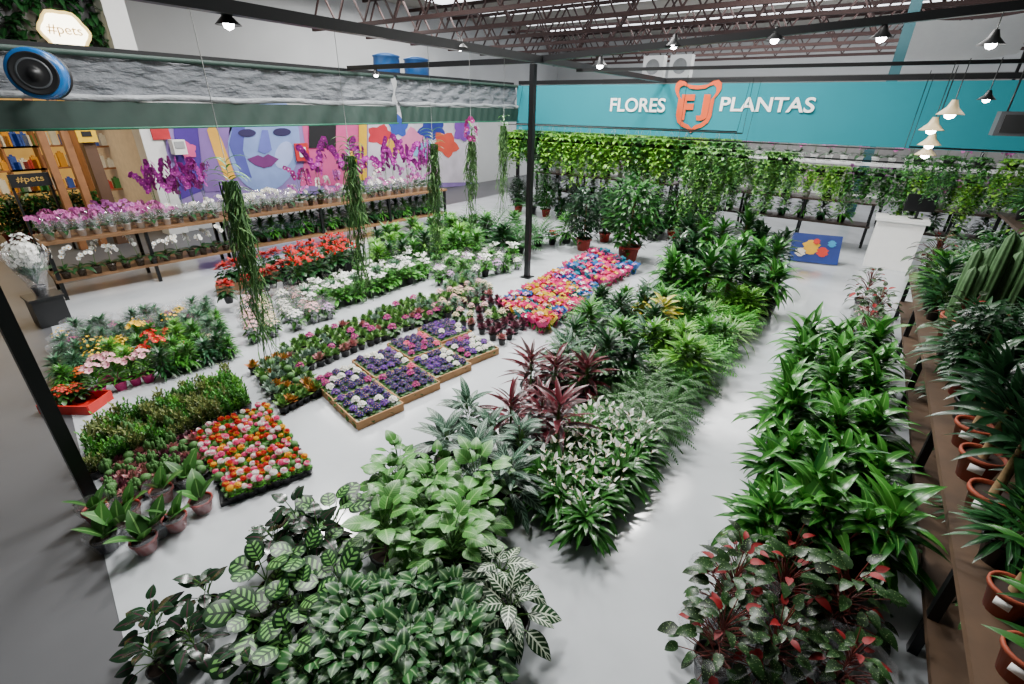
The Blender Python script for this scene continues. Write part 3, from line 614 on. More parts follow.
for i,(u,v,r,c_) in enumerate(((380,135,12,'#c82a3c'),(398,126,11,'#3454b4'),(412,142,14,'#e080ac'),(432,130,13,'#243490'),(446,144,13,'#d84c38'),(463,130,11,'#8044b0'),(350,160,10,'#e8bc34'),(188,150,9,'#d8508c'),(392,148,9,'#e8b434'),(424,150,10,'#7cb0dc'))):
    mp('painted_petal',ell(u,v,r,r*.8,i,20,.18),c_,.03+.004*i)
c=PX(160,132,XM+.1); b=MB(); b.box((0,0,0),(.04,.35,.3)); tag(link('warning_sign',b.mesh('warning_sign',mat('sign_red','#b8202c',.5),False),None,c),'small red fire sign left of the mural','sign')
c=PX(302,152,XM+.12); b=MB(); b.box((0,0,0),(.04,.4,.45)); b.box((.03,0,0),(.02,.2,.25),1); tag(link('warning_sign',b.mesh('warning_sign',[mat('sign_red2','#c4282c',.5),m_paper],False),None,c),'red and white square sign right of painted face','sign')
c=PX(178,147,XM+.25); b=MB(); b.box((0,0,0),(.2,.26,.3)); b.box((.11,0,.05),(.02,.2,.14),1); tag(link('wall_box',b.mesh('wall_box',[m_white,mat('panel_grey','#9a9c9e',.5)],False),None,c),'pale square dispenser box on the mural wall','wall box')
m_warm=mat('glowing_wall','#e8b860',.7,emis=.6,noise=.08); m_wd=mat('warm_wood','#9c683f',.6,noise=.2)  # shop wall, side wall and goods glow faintly to brighten the shop
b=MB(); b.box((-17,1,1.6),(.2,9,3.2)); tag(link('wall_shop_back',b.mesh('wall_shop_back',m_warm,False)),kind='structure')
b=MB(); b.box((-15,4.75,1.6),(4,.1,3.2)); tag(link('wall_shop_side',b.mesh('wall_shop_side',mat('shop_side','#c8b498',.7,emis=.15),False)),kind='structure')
b=MB(); b.box((-15,.8,3.3),(4,9,.3)); tag(link('ceiling_shop',b.mesh('ceiling_shop',m_white,False)),kind='structure')
c=PX(75,165,-13); t=thing('shop_doorframe','tan wooden door frame at far left shop','door frame',(c.x,c.y,0))
for dy in (-.35,0.0): b=MB(); b.box((0,dy,1.55),(.15,.12,3.1)); link('jamb',b.mesh('jamb',m_wd,False),t)
c=PX(95,165,-13); t=thing('shop_pillar','dark narrow pillar at left of the warm doorway','pillar',(c.x,c.y,0)); b=MB(); b.box((0,0,1.55),(.2,.2,3.1)); link('shaft',b.mesh('shaft',mat('pillar_brown','#5c402c',.6),False),t)
c=PX(86,134,-12.8); b=MB(); b.box((0,0,0),(.04,.32,.3)); b.box((.025,0,0),(.01,.16,.1),1); tag(link('arrow_sign',b.mesh('arrow_sign',[mat('sign_yellow','#e8b81c',.5,emis=.2),m_black],False),None,c),'small yellow sign above the warm doorway','sign')
goods=[mat('goods_%d'%i,x,.5,emis=.15) for i,x in enumerate(('#a83020','#c88818','#3c7434','#d8d0b8','#34509c','#7c3c24'))]
for j,(u,nm) in enumerate(((4,'left of the tan frame'),(45,'beside the tan frame'),(118,'inside the warm doorway'))):
    c=PX(u,165,-16.4 if j<2 else -15.5); t=thing('display_shelf','wooden shop display shelf, '+nm,'shelf',(c.x,c.y,0))
    for k in range(5): b=MB(); b.box((0,0,.3+k*.5),(.4,1.3,.04)); link('shelf_board',b.mesh('shelf_board',m_wd,False),t)
    for s in (-1,1): b=MB(); b.box((0,s*.67,1.25),(.4,.04,2.5)); link('side_panel',b.mesh('side_panel',m_wd,False),t)
    for k in range(1,5):
        for i in range(7):
            b=MB(); h=R.uniform(.15,.32); b.box((0,0,h/2),(.14,.12,h)); b.box((0,0,h+.02),(.06,.05,.04))
            tag(link('packaged_good',b.mesh('packaged_good',R.choice(goods),False),None,(c.x+.08,c.y-.52+i*.17,.32+k*.5)),'packaged goods in a row on the far shop shelves','package','packages on far shop shelves')
c=PX(30,180,-13.1); t=thing('shop_name_board','small dark board with yellow lettering at far left shop','sign',(c.x,c.y,0)); b=MB(); b.box((0,0,c.z),(.05,.6,.24)); link('board',b.mesh('board',m_black,False),t)
for s in (-.28,.28): b=MB(); b.box((-.05,s,c.z/2),(.04,.04,c.z)); link('leg',b.mesh('leg',m_black,False),t)
text('#pets','lettering',t,-.2,.2,c.z-.06,c.z+.07,.03,mat('board_ink','#c8a050',.6),.005,0,'X')
# green wall + oval sign above
t=thing('living_wall','dark green leafy wall panel behind the oval sign','plant wall',(-13.3,1.7,3.46)); b=MB()
for k in range(2600): b.leaf((R.uniform(0,.15),R.uniform(-3,2.95),R.uniform(0,3)),R.uniform(-1,1),R.uniform(-.8,.6),.24,.12,.7,2,.2,'ovate')
link('leaf_cover',b.mesh('leaf_cover',[g_dark]),t); b=MB(); b.box((-.05,0,1.5),(.08,6,3)); link('backing_panel',b.mesh('backing_panel',m_black,False),t)
c=PX(64,32,-12.95); t=thing('oval_light_sign','glowing cream rounded sign on the leafy wall','sign',c); b=MB()
pts=[(.05,.36*cos(k*pi/12)*(1+.06*cos(6*k*pi/12)),.32*sin(k*pi/12)*(1+.06*cos(6*k*pi/12))) for k in range(24)]; b.poly(pts); link('light_face',b.mesh('light_face',mat('sign_glow','#fff6d8',.5,emis=7,noise=.02),False),t)
b=MB(); b.tube([Vector(p) for p in pts]+[Vector(pts[0])],.03,.03,6,0,False); link('sign_rim',b.mesh('sign_rim',mat('rim_gold','#f0d080',.5,emis=1.5)),t); text('#pets','lettering',t,-.26,.26,-.09,.1,.07,mat('sign_ink','#c89830',.6,emis=.5),.005,0,'X')
c=PX(121,30,-12.9); b=MB(); b.box((0,0,0),(.4,.4,7)); tag(link('white_column',b.mesh('white_column',m_white,False),None,(c.x-.2,c.y,3.5)),'white square column left above the awning','column')
for i,(u,v) in enumerate(((386,58),(416,57))):
    c=PX(u,v,-13.4); b=MB(); b.lathe([(.001,0),(.36,0),(.4,.05),(.42,.33),(.4,.56),(.43,.57),(.43,.61),(.2,.68),(.001,.7)],24,0); tag(link('water_tank',b.mesh('water_tank',mat('blue_tank%d'%i,'#184e88',.4)),None,(c.x,c.y,3.61)),('left','right')[i]+' blue plastic water tank above the mural wall','water tank')
for i,u in enumerate((655,682)):
    c=PY(u,62,22); t=thing('cooling_unit',('left','right')[i]+' white box unit on the back partition','cooling unit',(c.x,22,4.0)); b=MB(); b.box((0,0,.4),(.85,.4,.8)); link('casing',b.mesh('casing',m_white,False),t); b=MB(); b.tube([(0,-.22,.4),(0,-.2,.4)],.28,.28,20,0); link('fan_grille',b.mesh('fan_grille',mat('grille','#9a9c9c',.5)),t)
c=PY(908,30,18); beam('teal_pillar',(c.x,18,0),(c.x,18,6.9),.25,'blue-green steel pillar rising behind the banner','pillar',mat('pole_teal','#2c5c64',.5))
c0=PY(905,40,20); c1=PY(1030,40,20); t=thing('white_tarp','white tarpaulin stretched beyond the banner at upper right','tarpaulin',(0,0,0)); b=MB()
for i in range(11):
    x=c0.x+(c1.x-c0.x)*i/10
    for k in range(3): b.v.append(Vector((x,20+.5*k,5.3-.45*k-.15*sin(pi*i/10))))
for i in range(10):
    for k in range(2): a=i*3+k; b.face((a,a+1,a+4,a+3),0)
link('sheet',b.mesh('sheet',m_white),t)
for x in (c0.x,c1.x): b=MB(); b.tube([(x,20,0),(x,20,5.3)],.04,.04,8,0); link('mast',b.mesh('mast',m_steel),t)
# ------------------------------------------------------------ left tables
def bench(name,label,A,B,depth,ht,low,m=m_wood,posts=3,side=1):
    A=Vector((A.x,A.y,0));B=Vector((B.x,B.y,0)); d=B-A; L=d.length; rz=math.atan2(d.y,d.x); t=thing(name,label,'table',A,rz)
    b=MB(); b.box((L/2,side*depth/2,ht-.02),(L,depth,.04)); link('tabletop',b.mesh('tabletop',m,False),t)
    if low is not None: b=MB(); b.box((L/2,side*depth/2,low-.02),(L,depth*.95,.04)); link('lower_shelf',b.mesh('lower_shelf',m,False),t)
    for i in range(posts):
        for s in (.05,depth-.05):
            b=MB(); x=.05+(L-.1)*i/(posts-1); b.box((x,side*s,(ht-.04)/2),(.05,.05,ht-.04)); link('leg',b.mesh('leg',m_steel,False),t)
    return A,d.normalized(),Vector((-d.y,d.x,0)).normalized()*side,L
A1=P(40,244,.9);B1=P(224,216,.9);B2=P(447,189,.9); B1=A1+(B2-A1)*(((B1-A1).length)/((B2-A1).length))
a,d,n,L=bench('display_table','long wooden display table at left with orchids and lower shelf',A1,B1-(B2-B1).normalized()*.03,.8,.9,.32)
for i in range(13):
    for j in range(2):
        q=a+d*(.15+i*(L-.3)/12)+n*(.2+.35*j); k='orchid_big' if (j==1 and i>=8) else (('sorchid_pinkw' if i not in (4,5) else 'sorchid_lilac') if i<9 else 'sorchid_white')
        place(k,(q.x,q.y,.9),{'sorchid_pinkw':'pink orchid in clear sleeve','orchid_big':'tall magenta orchid','sorchid_white':'sleeved white orchid','sorchid_lilac':'lilac orchid in clear sleeve'}[k]+' on left table, %s row, %s from left'%(ORD[j],ORD[i]),'orchids on the left table',s=1.15 if k=='orchid_big' else 1.0)
    q=a+d*(.15+i*(L-.3)/12)+n*.08; place('orchid_white',(q.x,q.y,.32),'small white orchid on left table lower shelf, %s from left'%ORD[i],'white orchids on lower shelf',s=1.1)
a,d,n,L=bench('display_table','second wooden display table packed with orchids before the mural',B1,B2,.8,.9,.32,posts=4)
for i in range(24):
    for j in range(2):
        q=a+d*(.15+i*(L-.3)/23)+n*(.2+.35*j)
        if j==0: k='sorchid_white' if i<6 else R.choice(['orchid_lilac','sorchid_white','orchid_white','sorchid_white','sorchid_pinkw'])
        else: k='sorchid_white' if i<7 else ('orchid_big' if i in (9,12,14,17,18,20,22,23) else R.choice(['orchid_white','orchid_lilac','orchid_magenta']))
        nm={'orchid_white':'white orchid','sorchid_white':'sleeved white orchid','orchid_lilac':'lilac orchid','orchid_magenta':'magenta orchid','sorchid_pinkw':'sleeved pink orchid','orchid_big':'tall magenta orchid'}[k]
        place(k,(q.x,q.y,.9),nm+' on mural side table, %s row, %s from left'%(ORD[j],ORD[i]),'orchids on the mural side table',s=R.uniform(.95,1.15)*(1.25 if j and i>=7 else 1))
    q=a+d*(.15+i*(L-.3)/23)+n*.25; place('leafy_dark' if i%3 else 'leafy_green',(q.x,q.y,.32),'green foliage pot under the mural side table, %s from left'%ORD[i],'foliage pots on lower shelf',s=1.35)
c0=P(-5,200,.9); c1=P(95,194,.9)
for i in range(7):
    q=c0.lerp(c1,i/6); place('ficus_dark' if i%2 else 'ficus',(q.x,q.y,0),'round green shrub before the far left shop, %s from left'%ORD[i],'shrubs before the far shop',s=.85)
def crate(name,label,c,sz,m,rz=0,cat='crate',group=None,wt=.012):
    t=thing(name,label,cat,c,rz,group); x,y,z=sz
    b=MB(); b.box((0,0,wt/2),(x,y,wt)); link('bottom',b.mesh('bottom',m,False),t)
    for (cx_,cy_,sx,sy) in ((0,-y/2,x,wt),(0,y/2,x,wt),(-x/2,0,wt,y),(x/2,0,wt,y)):
        b=MB(); b.box((cx_,cy_,z/2),(sx,sy,z)); link('side_wall',b.mesh('side_wall',m,False),t)
    return t
c=P(54,322); b=MB(); b.box((0,0,.19),(.34,.34,.38)); b.box((0,0,.39),(.38,.38,.03)); tag(link('plant_stand',b.mesh('plant_stand',m_black,False),None,c),'black box stand under the white bouquet plant','stand')
place('tissue',(c.x,c.y,.405),'white bouquet plant wrapped in clear film at left edge',s=1.2)
# ------------------------------------------------------------ floor blocks
def leftk(i,j):
    if j==0: return ['dome_red','dome_red','lily_pink','lily_pink','lily_pink','lily_pink','leafy_dark','leafy_green','leafy_green','leafy_blue','leafy_dark','leafy_green'][i]
    if j==1: return ['leafy_green','dome_orange','lily_pink','lily_pink','leafy_light','lily_red','lily_red','leafy_green','dome_red','leafy_green','sleeve_cream','leafy_dark'][i]
    if j==2: return ['leafy_blue','leafy_blue','daisy_yellow','leafy_light','dome_yellow','leafy_green','lily_red','dome_red','leafy_light','leafy_green','leafy_sleeve','leafy_green'][i]
    if j==3: return ['leafy_sleeve','leafy_blue','daisy_yellow','daisy_yellow','dome_yellow','lily_yellow','leafy_green','dome_red','leafy_light','leafy_sleeve','leafy_blue','leafy_green'][i]
    return R.choice(['leafy_sleeve','leafy_sleeve','daisy_yellow','sleeve_magenta','leafy_sleeve','sleeve_yellow'])
nm={'leafy_dark':'dark green foliage pot','leafy_blue':'grey-green foliage pot','leafy_green':'green foliage pot','leafy_light':'light green foliage pot','lily_pink':'pink lily in magenta pot','lily_red':'red lily pot','lily_yellow':'yellow lily pot','daisy_yellow':'yellow daisy pot','dome_red':'red flower pot','dome_orange':'orange flower pot','dome_yellow':'yellow flower pot','sleeve_magenta':'sleeved magenta flower pot','sleeve_yellow':'sleeved yellow flower pot','sleeve_cream':'cream sleeved flower pot','leafy_sleeve':'sleeved grey-green pot'}
nm={k:v+' in left corner block' for k,v in nm.items()}
block(leftk,[(58,385),(228,338),(203,300),(58,330)],.25,12,6,nm,'mixed flower pots in the left corner block',s=.9)
c=P(78,406); crate('plastic_crate','red plastic tray at the front corner of left flower block',c,(.5,.3,.1),mat('red_tray','#c8241c',.5),.6)
block(lambda i,j:['sleeve_blush','sleeve_cream','sleeve_white','sleeve_blush','sleeve_lilac'][i],[(250,322),(328,300),(310,282),(245,298)],.28,5,4,{'sleeve_blush':'blush flowers in clear sleeve behind succulents','sleeve_cream':'cream flowers in clear sleeve behind succulents','sleeve_white':'white flowers in clear sleeve behind succulents','sleeve_lilac':'lilac flowers in clear sleeve behind succulents'},'sleeved flowers in second row',s=1.1)
for i in range(2):
    c=P(245+34*i,290-12*i); crate('wooden_box',('left','right')[i]+' pale wooden box under red poinsettias',c,(.75,.42,.2),m_wood,radians(60))
block(['poinsettia'],[(232,278),(283,262),(268,250),(225,262)],.5,5,2,'red poinsettia above wooden box','red poinsettias',z=.14,s=1.1)
for i in range(3):
    c=P(300+24*i,285-7*i); crate('plastic_crate','black crate under red flowers, %s from left'%ORD[i],c,(.5,.45,.3),m_black,radians(60))
block(['cyc_red'],[(293,262),(352,245),(340,232),(288,247)],.65,6,3,'red flowering pot on black crates','red flowers on black crates',z=.3)
block(lambda i,j:['cyc_white','sleeve_white','leafy_green','leafy_sleeve','cyc_white','dome_white'][(i*2+j*3+i*j)%6],[(308,296),(426,260),(410,248),(302,280)],.33,12,4,{'cyc_white':'white cyclamen in middle left row','sleeve_white':'white sleeved flowers in middle left row','dome_white':'white flowers in middle left row','leafy_green':'green pot in middle left row','leafy_sleeve':'sleeved green pot in middle left row'},'white flowers in the middle left row',s=1.0)
block(['leafy_green','leafy_dark','leafy_light'],[(375,250),(470,228),(455,214),(375,232)],.5,9,3,{'leafy_green':'bushy green pot near table end','leafy_dark':'bushy dark green pot near table end','leafy_light':'bushy light green pot near table end'},'bushy green pots by the table end',s=1.7)
block(lambda i,j:['cyc_white','sleeve_lilac','leafy_green','sleeve_white'][(i+j)%4],[(440,266),(516,252),(505,242),(435,254)],.35,8,3,{'cyc_white':'white cyclamen left of middle post','sleeve_lilac':'sleeved lilac flowers left of middle post','leafy_green':'green pot left of middle post','sleeve_white':'white sleeved flowers left of middle post'},'pale flowers left of the middle post',s=1.05)
block(['leafy_green','palm_dark','leafy_dark'],[(450,234),(520,226),(510,214),(450,218)],.6,6,2,{'leafy_green':'bushy green plant behind middle post','palm_dark':'dark green palm behind middle post','leafy_dark':'bushy dark plant behind middle post'},'green plants behind the middle post',s={'leafy_green':1.9,'palm_dark':1.1,'leafy_dark':1.9})
nm={'jade_green':'green jade succulent','jade_light':'light green jade succulent','jade_dusty':'dusty green jade succulent','cluster_cactus':'clustered small cactus'}
block(['jade_green','jade_green','jade_dusty','jade_light','jade_dusty','cluster_cactus'],[(92,462),(245,398),(227,374),(90,426)],.15,18,7,nm,'small succulents in the left block',s=1.15,js=.3)
nm={'ech_purple':'purple rosette succulent','ball_cactus':'small ball cactus','ech_pink':'pink rosette succulent','cluster_cactus':'clustered small cactus'}
nm={k:v+' beside moon cacti' for k,v in nm.items()}
block(['ech_purple','ball_cactus','ech_pink','cluster_cactus'],[(112,492),(200,468),(190,432),(105,462)],.12,9,7,nm,'rosettes and cacti beside the moon cacti',s=1.1)
a,b_,c_,d_=[P(u,v,0) for u,v in ((226,506),(316,474),(270,412),(186,440))]
for i in range(2):
    for j in range(3):
        q=(i+.5)/2;w=(j+.5)/3; p=(a*(1-q)+b_*q)*(1-w)+(d_*(1-q)+c_*q)*w; rz=math.atan2((b_-a).y,(b_-a).x)
        crate('nursery_tray','black nursery tray under moon cacti, %s row, %s tray'%(ORD[j],('left','right')[i]),p,((b_-a).length*.5-.01,(d_-a).length/3-.01,.035),m_black,rz,'tray','trays under moon cacti',.006)
block(['moon_red','moon_red','moon_red','moon_yellow','moon_pink','moon_pink','moon_white','moon_white','ball_cactus'],[(230,491),(308,463),(264,405),(192,431)],.11,14,14,{**{'moon_'+c:'%s moon cactus'%c for c in PC},'ball_cactus':'green ball cactus in moon cactus trays'},'moon cacti in black trays',z=.006,s=.92,js=.2,jp=.35)
for i,(u,v) in enumerate(((110,548),(148,550),(178,528),(204,510),(100,520),(132,518),(165,500),(190,488),(125,535),(160,535))):
    p=P(u,v); place('paddle',(p.x,p.y,0),'broad paddle leaf orchid pot by left post, %s of its group'%ORD[i],'paddle leaf pots by the left post',s=1.12)
nv={'violet_purple':'purple','violet_white':'white','violet_pink':'pink','violet_violet':'violet','violet_magenta':'magenta'}
NL,NR,FR,FL=[P(u,v,.12) for u,v in ((312,380),(358,422),(497,346),(446,314))]
for v in (NL,NR,FR,FL): v.z=0
ux=(NR-NL); rz=math.atan2(ux.y,ux.x)
def bil(q,w): return (NL*(1-q)+NR*q)*(1-w)+(FL*(1-q)+FR*q)*w
for ci in range(2):
    for cj in range(4):
        c=bil((ci+.5)/2,(cj+.5)/4); wx=((NR-NL).length+(FR-FL).length)/4-.035; wy=((FL-NL).length+(FR-NR).length)/8-.04
        cn='%s carton from front, %s side'%(ORD[cj],('left','right')[ci])
        crate('cardboard_tray','brown cardboard tray of violets, '+cn,c,(wx,wy,.09),m_card,rz,'tray','cardboard violet trays',.01)
        pal=[['violet_purple','violet_purple','violet_white','violet_violet','violet_magenta'],['violet_purple','violet_purple','violet_white','violet_violet'],['violet_magenta','violet_pink','violet_purple','violet_purple'],['violet_white','violet_violet','violet_purple','violet_purple']][(cj+ci)%4]
        for i in range(4):
            for j in range(5):
                off=Vector((cos(rz),sin(rz),0))*((i+.5)/4-.5)*(wx-.04)+Vector((-sin(rz),cos(rz),0))*((j+.5)/5-.5)*(wy-.04); k=R.choice(pal)
                place(k,(c.x+off.x,c.y+off.y,.01),nv[k]+' african violet packed in '+cn,'violets: '+cn,s=R.uniform(1.0,1.15))
nm={'ech_orange':'orange rosette plant','ech_green':'green rosette plant','ech_grey':'grey rosette plant','ball_cactus':'ball cactus','ech_pink':'pink rosette plant','violet_magenta':'magenta violet','ech_purple':'purple rosette plant','dome_cream':'cream flower pot','dome_blush':'blush flower pot','jade_light':'light green jade'}
block(['ech_orange','ech_green','ball_cactus','ech_grey','ech_green'],[(283,402),(318,385),(288,350),(254,364)],.12,6,8,{k:v+' left of violet trays' for k,v in nm.items()},'rosettes left of the violet trays',s=1.25)
block(['ech_green','ech_grey','ech_pink','violet_magenta','ech_green','ech_green'],[(300,366),(442,310),(420,297),(284,346)],.1,20,5,{k:v+' behind violet trays' for k,v in nm.items()},'rosettes behind the violet trays',s=1.3)
block(['ech_purple','ech_pink','dome_cream','ech_green','dome_blush','ech_purple'],[(446,310),(502,336),(532,312),(482,290)],.12,7,6,{k:v+' beyond violet trays' for k,v in nm.items()},'mixed small pots beyond the violet trays',s={'dome_cream':.65,'dome_blush':.65,'ech_purple':1.4,'ech_pink':1.4,'ech_green':1.4})
block(['dome_cream','dome_blush','ech_green','leafy_sleeve'],[(424,302),(448,308),(490,284),(462,274)],.15,6,7,{**{k:v+' midway row' for k,v in nm.items()},'leafy_sleeve':'sleeved grey-green pot midway row'},'pale small pots in the midway row',s={'dome_cream':.7,'dome_blush':.7,'ech_green':1.5,'leafy_sleeve':.65})
wk=['wrap_'+c for c in ('yellow','pink','white','magenta','lilac','blush','pink','yellow','cream','white','red')]
block(wk,[(503,298),(542,318),(600,284),(562,266)],.22,7,12,{'wrap_'+c:'%s flowers in bright paper wrap'%c for c in PC},'paper wrapped flowers right of the post',s=.74)
block(['wrap_white','wrap_pink','wrap_magenta','wrap_lilac','wrap_yellow'],[(568,261),(604,277),(634,262),(598,247)],.22,7,6,{'wrap_white':'white flowers in pink wrap farther back','wrap_pink':'pink flowers in pink wrap farther back','wrap_magenta':'magenta flowers in teal wrap farther back','wrap_lilac':'lilac flowers in blue wrap farther back','wrap_yellow':'yellow flowers in pink wrap farther back'},'wrapped flowers farther back',s=.8)
# centre greens
block(['peace_lily'],[(540,452),(588,492),(646,425),(598,394)],.42,5,6,'white flowering peace lily at centre aisle','peace lilies',s=.84)
block(['dieff'],[(445,425),(505,452),(520,420),(462,392)],.55,3,2,'silver veined dark foliage plant','silver veined plants',s=.92)
block(['cordyline'],[(512,392),(560,402),(588,358),(535,350)],.55,3,2,'dark burgundy cordyline','burgundy cordylines',s=1.05)
block(['fern'],[(606,400),(658,400),(690,350),(640,342)],.45,3,4,'fine green fern beside the aisle','ferns beside the aisle',s=.88)
GR=['spider','leafy_light','palm','leafy_green','spider','palm','leafy_light']
block(lambda i,j:GR[(j+(i//3))%7],[(640,352),(698,355),(758,290),(705,277)],.42,5,7,{'spider':'variegated spider plant beside the aisle','leafy_light':'bushy light green plant beside the aisle','palm':'bright green palm beside the aisle','leafy_green':'bushy green plant beside the aisle'},'mixed greens beside the aisle',s={'spider':1.05,'leafy_light':1.6,'palm':.75,'leafy_green':1.6})
block(lambda i,j:['dieff','palm_dark','leafy_dark','dracaena_dark','leafy_green'][(i+j*2)%5],[(568,345),(630,348),(672,285),(604,292)],.5,4,5,{'palm_dark':'dark palm behind cordylines','leafy_dark':'dark leafy pot behind cordylines','leafy_green':'green leafy pot behind cordylines','dieff':'silver veined plant behind cordylines','dracaena_dark':'dark corn plant behind cordylines'},'dark plants behind the cordylines',s={'palm_dark':.85,'leafy_dark':1.8,'leafy_green':1.8,'dieff':.9,'dracaena_dark':.65})
block(['croton'],[(640,298),(664,300),(672,288),(650,285)],.6,2,1,'yellow green croton among palms','yellow crotons',s=1.15)
block(['yucca','dracaena','dracaena_dark'],[(672,264),(775,270),(782,232),(688,225)],.75,6,3,{'yucca':'tall cane plant at far end of centre row','dracaena':'tall corn plant at far end of centre row','dracaena_dark':'tall dark corn plant at far end of centre row'},'tall plants ending the centre row',s=.95)
p=P(627,262); place('ficus',(p.x,p.y,0),'largest round leafy bush in red pot right of middle post',s=1.45)
p=P(583,250); place('ficus_dark',(p.x,p.y,0),'smaller dark bush in red pot near middle post',s=1.1)
for i,(u,k) in enumerate(((538,'palm_dark'),(552,'dome_red'),(566,'leafy_green'),(604,'ficus_dark'),(652,'dracaena_dark'),(672,'ficus'),(700,'ficus_dark'))):
    p=P(u,246-i*1.5); place(k,(p.x,p.y,0),'green plant standing under the hanging vines, %s from left'%ORD[i],'floor plants under the vines',s={'palm_dark':1.0,'dome_red':1.4,'leafy_green':2,'ficus_dark':.9,'dracaena_dark':1,'ficus':1}[k])
# foreground
block(['broadleaf'],[(385,520),(450,533),(480,468),(395,450)],.45,3,4,'broad mid green leafy plant in foreground','broad leaf foreground plants',s=.92)
for i,(u,v) in enumerate(((500,565),(510,600))): p=P(u,v,.35); place('zebra',(p.x,p.y,0),('rear','front')[i]+' dark plant with bold white veins in foreground',s=1.0)
block(['peperomia'],[(315,672),(470,680),(460,605),(365,600)],.25,6,4,'small silver green patterned plant in front','patterned small leaf plants in front',s=1.1)
for i,(u,v) in enumerate(((262,565),(305,555),(262,610),(300,600),(340,580),(330,510),(290,640))): p=P(u,v,.3); place('calathea',(p.x,p.y,0),'round leaf calathea with pale banding, %s in foreground'%ORD[i],'calatheas in the foreground',s=.95)
for i,(u,v) in enumerate(((155,622),(205,590),(152,655),(192,640),(248,660))): p=P(u,v,.2); place('darkleaf',(p.x,p.y,0),'small dark glossy leaf plant, %s in lower left'%ORD[i],'dark glossy plants in the lower left',s=.85)
for i,(u,v) in enumerate(((318,530),(295,512),(272,535))): p=P(u,v,.3); place('darkleaf',(p.x,p.y,0),'dark leaf plant between calatheas, %s of three'%ORD[i],'dark plants between calatheas',s=1.0)
# right of aisle
block(['dracaena'],[(778,468),(890,495),(878,325),(815,322)],.75,3,6,'glossy corn plant right of aisle','corn plants right of the aisle',s=.86)
block(lambda i,j:'begonia_sleeve' if i==0 or j==0 else 'begonia',[(728,630),(845,645),(845,548),(740,552)],.4,3,3,{'begonia':'spotted begonia with red leaves','begonia_sleeve':'sleeved spotted begonia with red leaves'},'spotted begonias',s=.9)
a,d,n,L=bench('plant_bench','rough wooden plant bench along the right edge',Vector((.9,1.2,0)),Vector((.9,8.9,0)),.95,.75,.3,m=mat('bench_wood','#4c3826',.7,noise=.4,scale=5),posts=6,side=-1)
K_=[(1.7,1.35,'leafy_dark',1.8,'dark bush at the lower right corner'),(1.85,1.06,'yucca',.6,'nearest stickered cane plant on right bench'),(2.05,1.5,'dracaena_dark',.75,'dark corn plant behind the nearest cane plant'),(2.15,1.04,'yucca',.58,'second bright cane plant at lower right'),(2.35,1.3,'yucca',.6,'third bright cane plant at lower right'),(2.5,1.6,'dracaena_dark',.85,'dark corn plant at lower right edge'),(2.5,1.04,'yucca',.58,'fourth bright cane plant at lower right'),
(2.9,1.35,'dracaena_dark',.8,'dark corn plant at right edge'),(2.85,1.06,'leafy_dark',1.3,'low dark bush between cane plants'),(3.2,1.05,'yucca_shade',.72,'dark cane plant with white sticker on terracotta pot'),(3.3,1.5,'dracaena_dark',.95,'tall dark corn plant at right edge'),(3.6,1.05,'yucca_shade',.72,'second dark cane plant with stickered terracotta pot'),(3.7,1.45,'dracaena_dark',.85,'dark corn plant behind stickered pots'),(4.0,1.06,'yucca_shade',.7,'third dark cane plant with stickered pot'),(4.1,1.5,'ficus_dark',.85,'dark bush right of third stickered pot'),
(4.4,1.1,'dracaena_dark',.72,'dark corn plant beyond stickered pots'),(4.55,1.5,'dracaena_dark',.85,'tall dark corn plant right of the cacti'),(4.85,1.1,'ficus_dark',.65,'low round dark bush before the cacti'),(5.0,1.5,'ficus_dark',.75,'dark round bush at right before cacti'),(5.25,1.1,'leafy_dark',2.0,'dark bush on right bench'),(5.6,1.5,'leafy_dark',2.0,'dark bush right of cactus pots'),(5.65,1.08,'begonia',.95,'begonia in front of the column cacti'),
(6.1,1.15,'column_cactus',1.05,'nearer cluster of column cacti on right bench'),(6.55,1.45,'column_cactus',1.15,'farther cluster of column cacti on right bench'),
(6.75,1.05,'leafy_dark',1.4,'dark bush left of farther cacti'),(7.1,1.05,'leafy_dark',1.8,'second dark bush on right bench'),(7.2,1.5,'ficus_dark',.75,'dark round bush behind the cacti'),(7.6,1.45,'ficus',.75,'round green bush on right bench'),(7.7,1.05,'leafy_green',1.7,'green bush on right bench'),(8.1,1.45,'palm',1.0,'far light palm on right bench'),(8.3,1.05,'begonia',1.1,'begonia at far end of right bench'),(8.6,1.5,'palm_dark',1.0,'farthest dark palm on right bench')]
for (y,x,key,s,l) in K_: place(key,(x,y,.75),l,s=s,rz=R.uniform(-.2,.2)-.4)  # darker leaf copies on this bench carry its shade in their colour
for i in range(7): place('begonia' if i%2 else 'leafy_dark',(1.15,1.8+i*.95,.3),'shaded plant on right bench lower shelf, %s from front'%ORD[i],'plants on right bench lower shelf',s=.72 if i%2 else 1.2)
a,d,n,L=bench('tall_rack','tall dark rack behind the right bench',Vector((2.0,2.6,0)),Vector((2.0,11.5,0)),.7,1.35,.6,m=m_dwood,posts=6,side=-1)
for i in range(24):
    k=['palm_dark','leafy_dark','yucca_shade','ficus_dark','leafy_green','dracaena_dark','ficus'][i%7]; s={'dracaena_dark':.8,'leafy_dark':2.1,'yucca_shade':.7,'palm_dark':.9,'leafy_green':2.0,'ficus_dark':.75,'ficus':.75}[k]
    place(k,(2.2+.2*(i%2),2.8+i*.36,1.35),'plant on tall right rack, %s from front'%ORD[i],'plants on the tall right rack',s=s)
for i in range(9): place('sleeve_blush' if i%3==0 else ('leafy_sleeve' if i%3==1 else 'begonia'),(.5+.12*(i%2),6.3+i*.33,0),'sleeved pot on floor by right bench, %s from front'%ORD[i],'sleeved pots by the right bench',s=1.1)
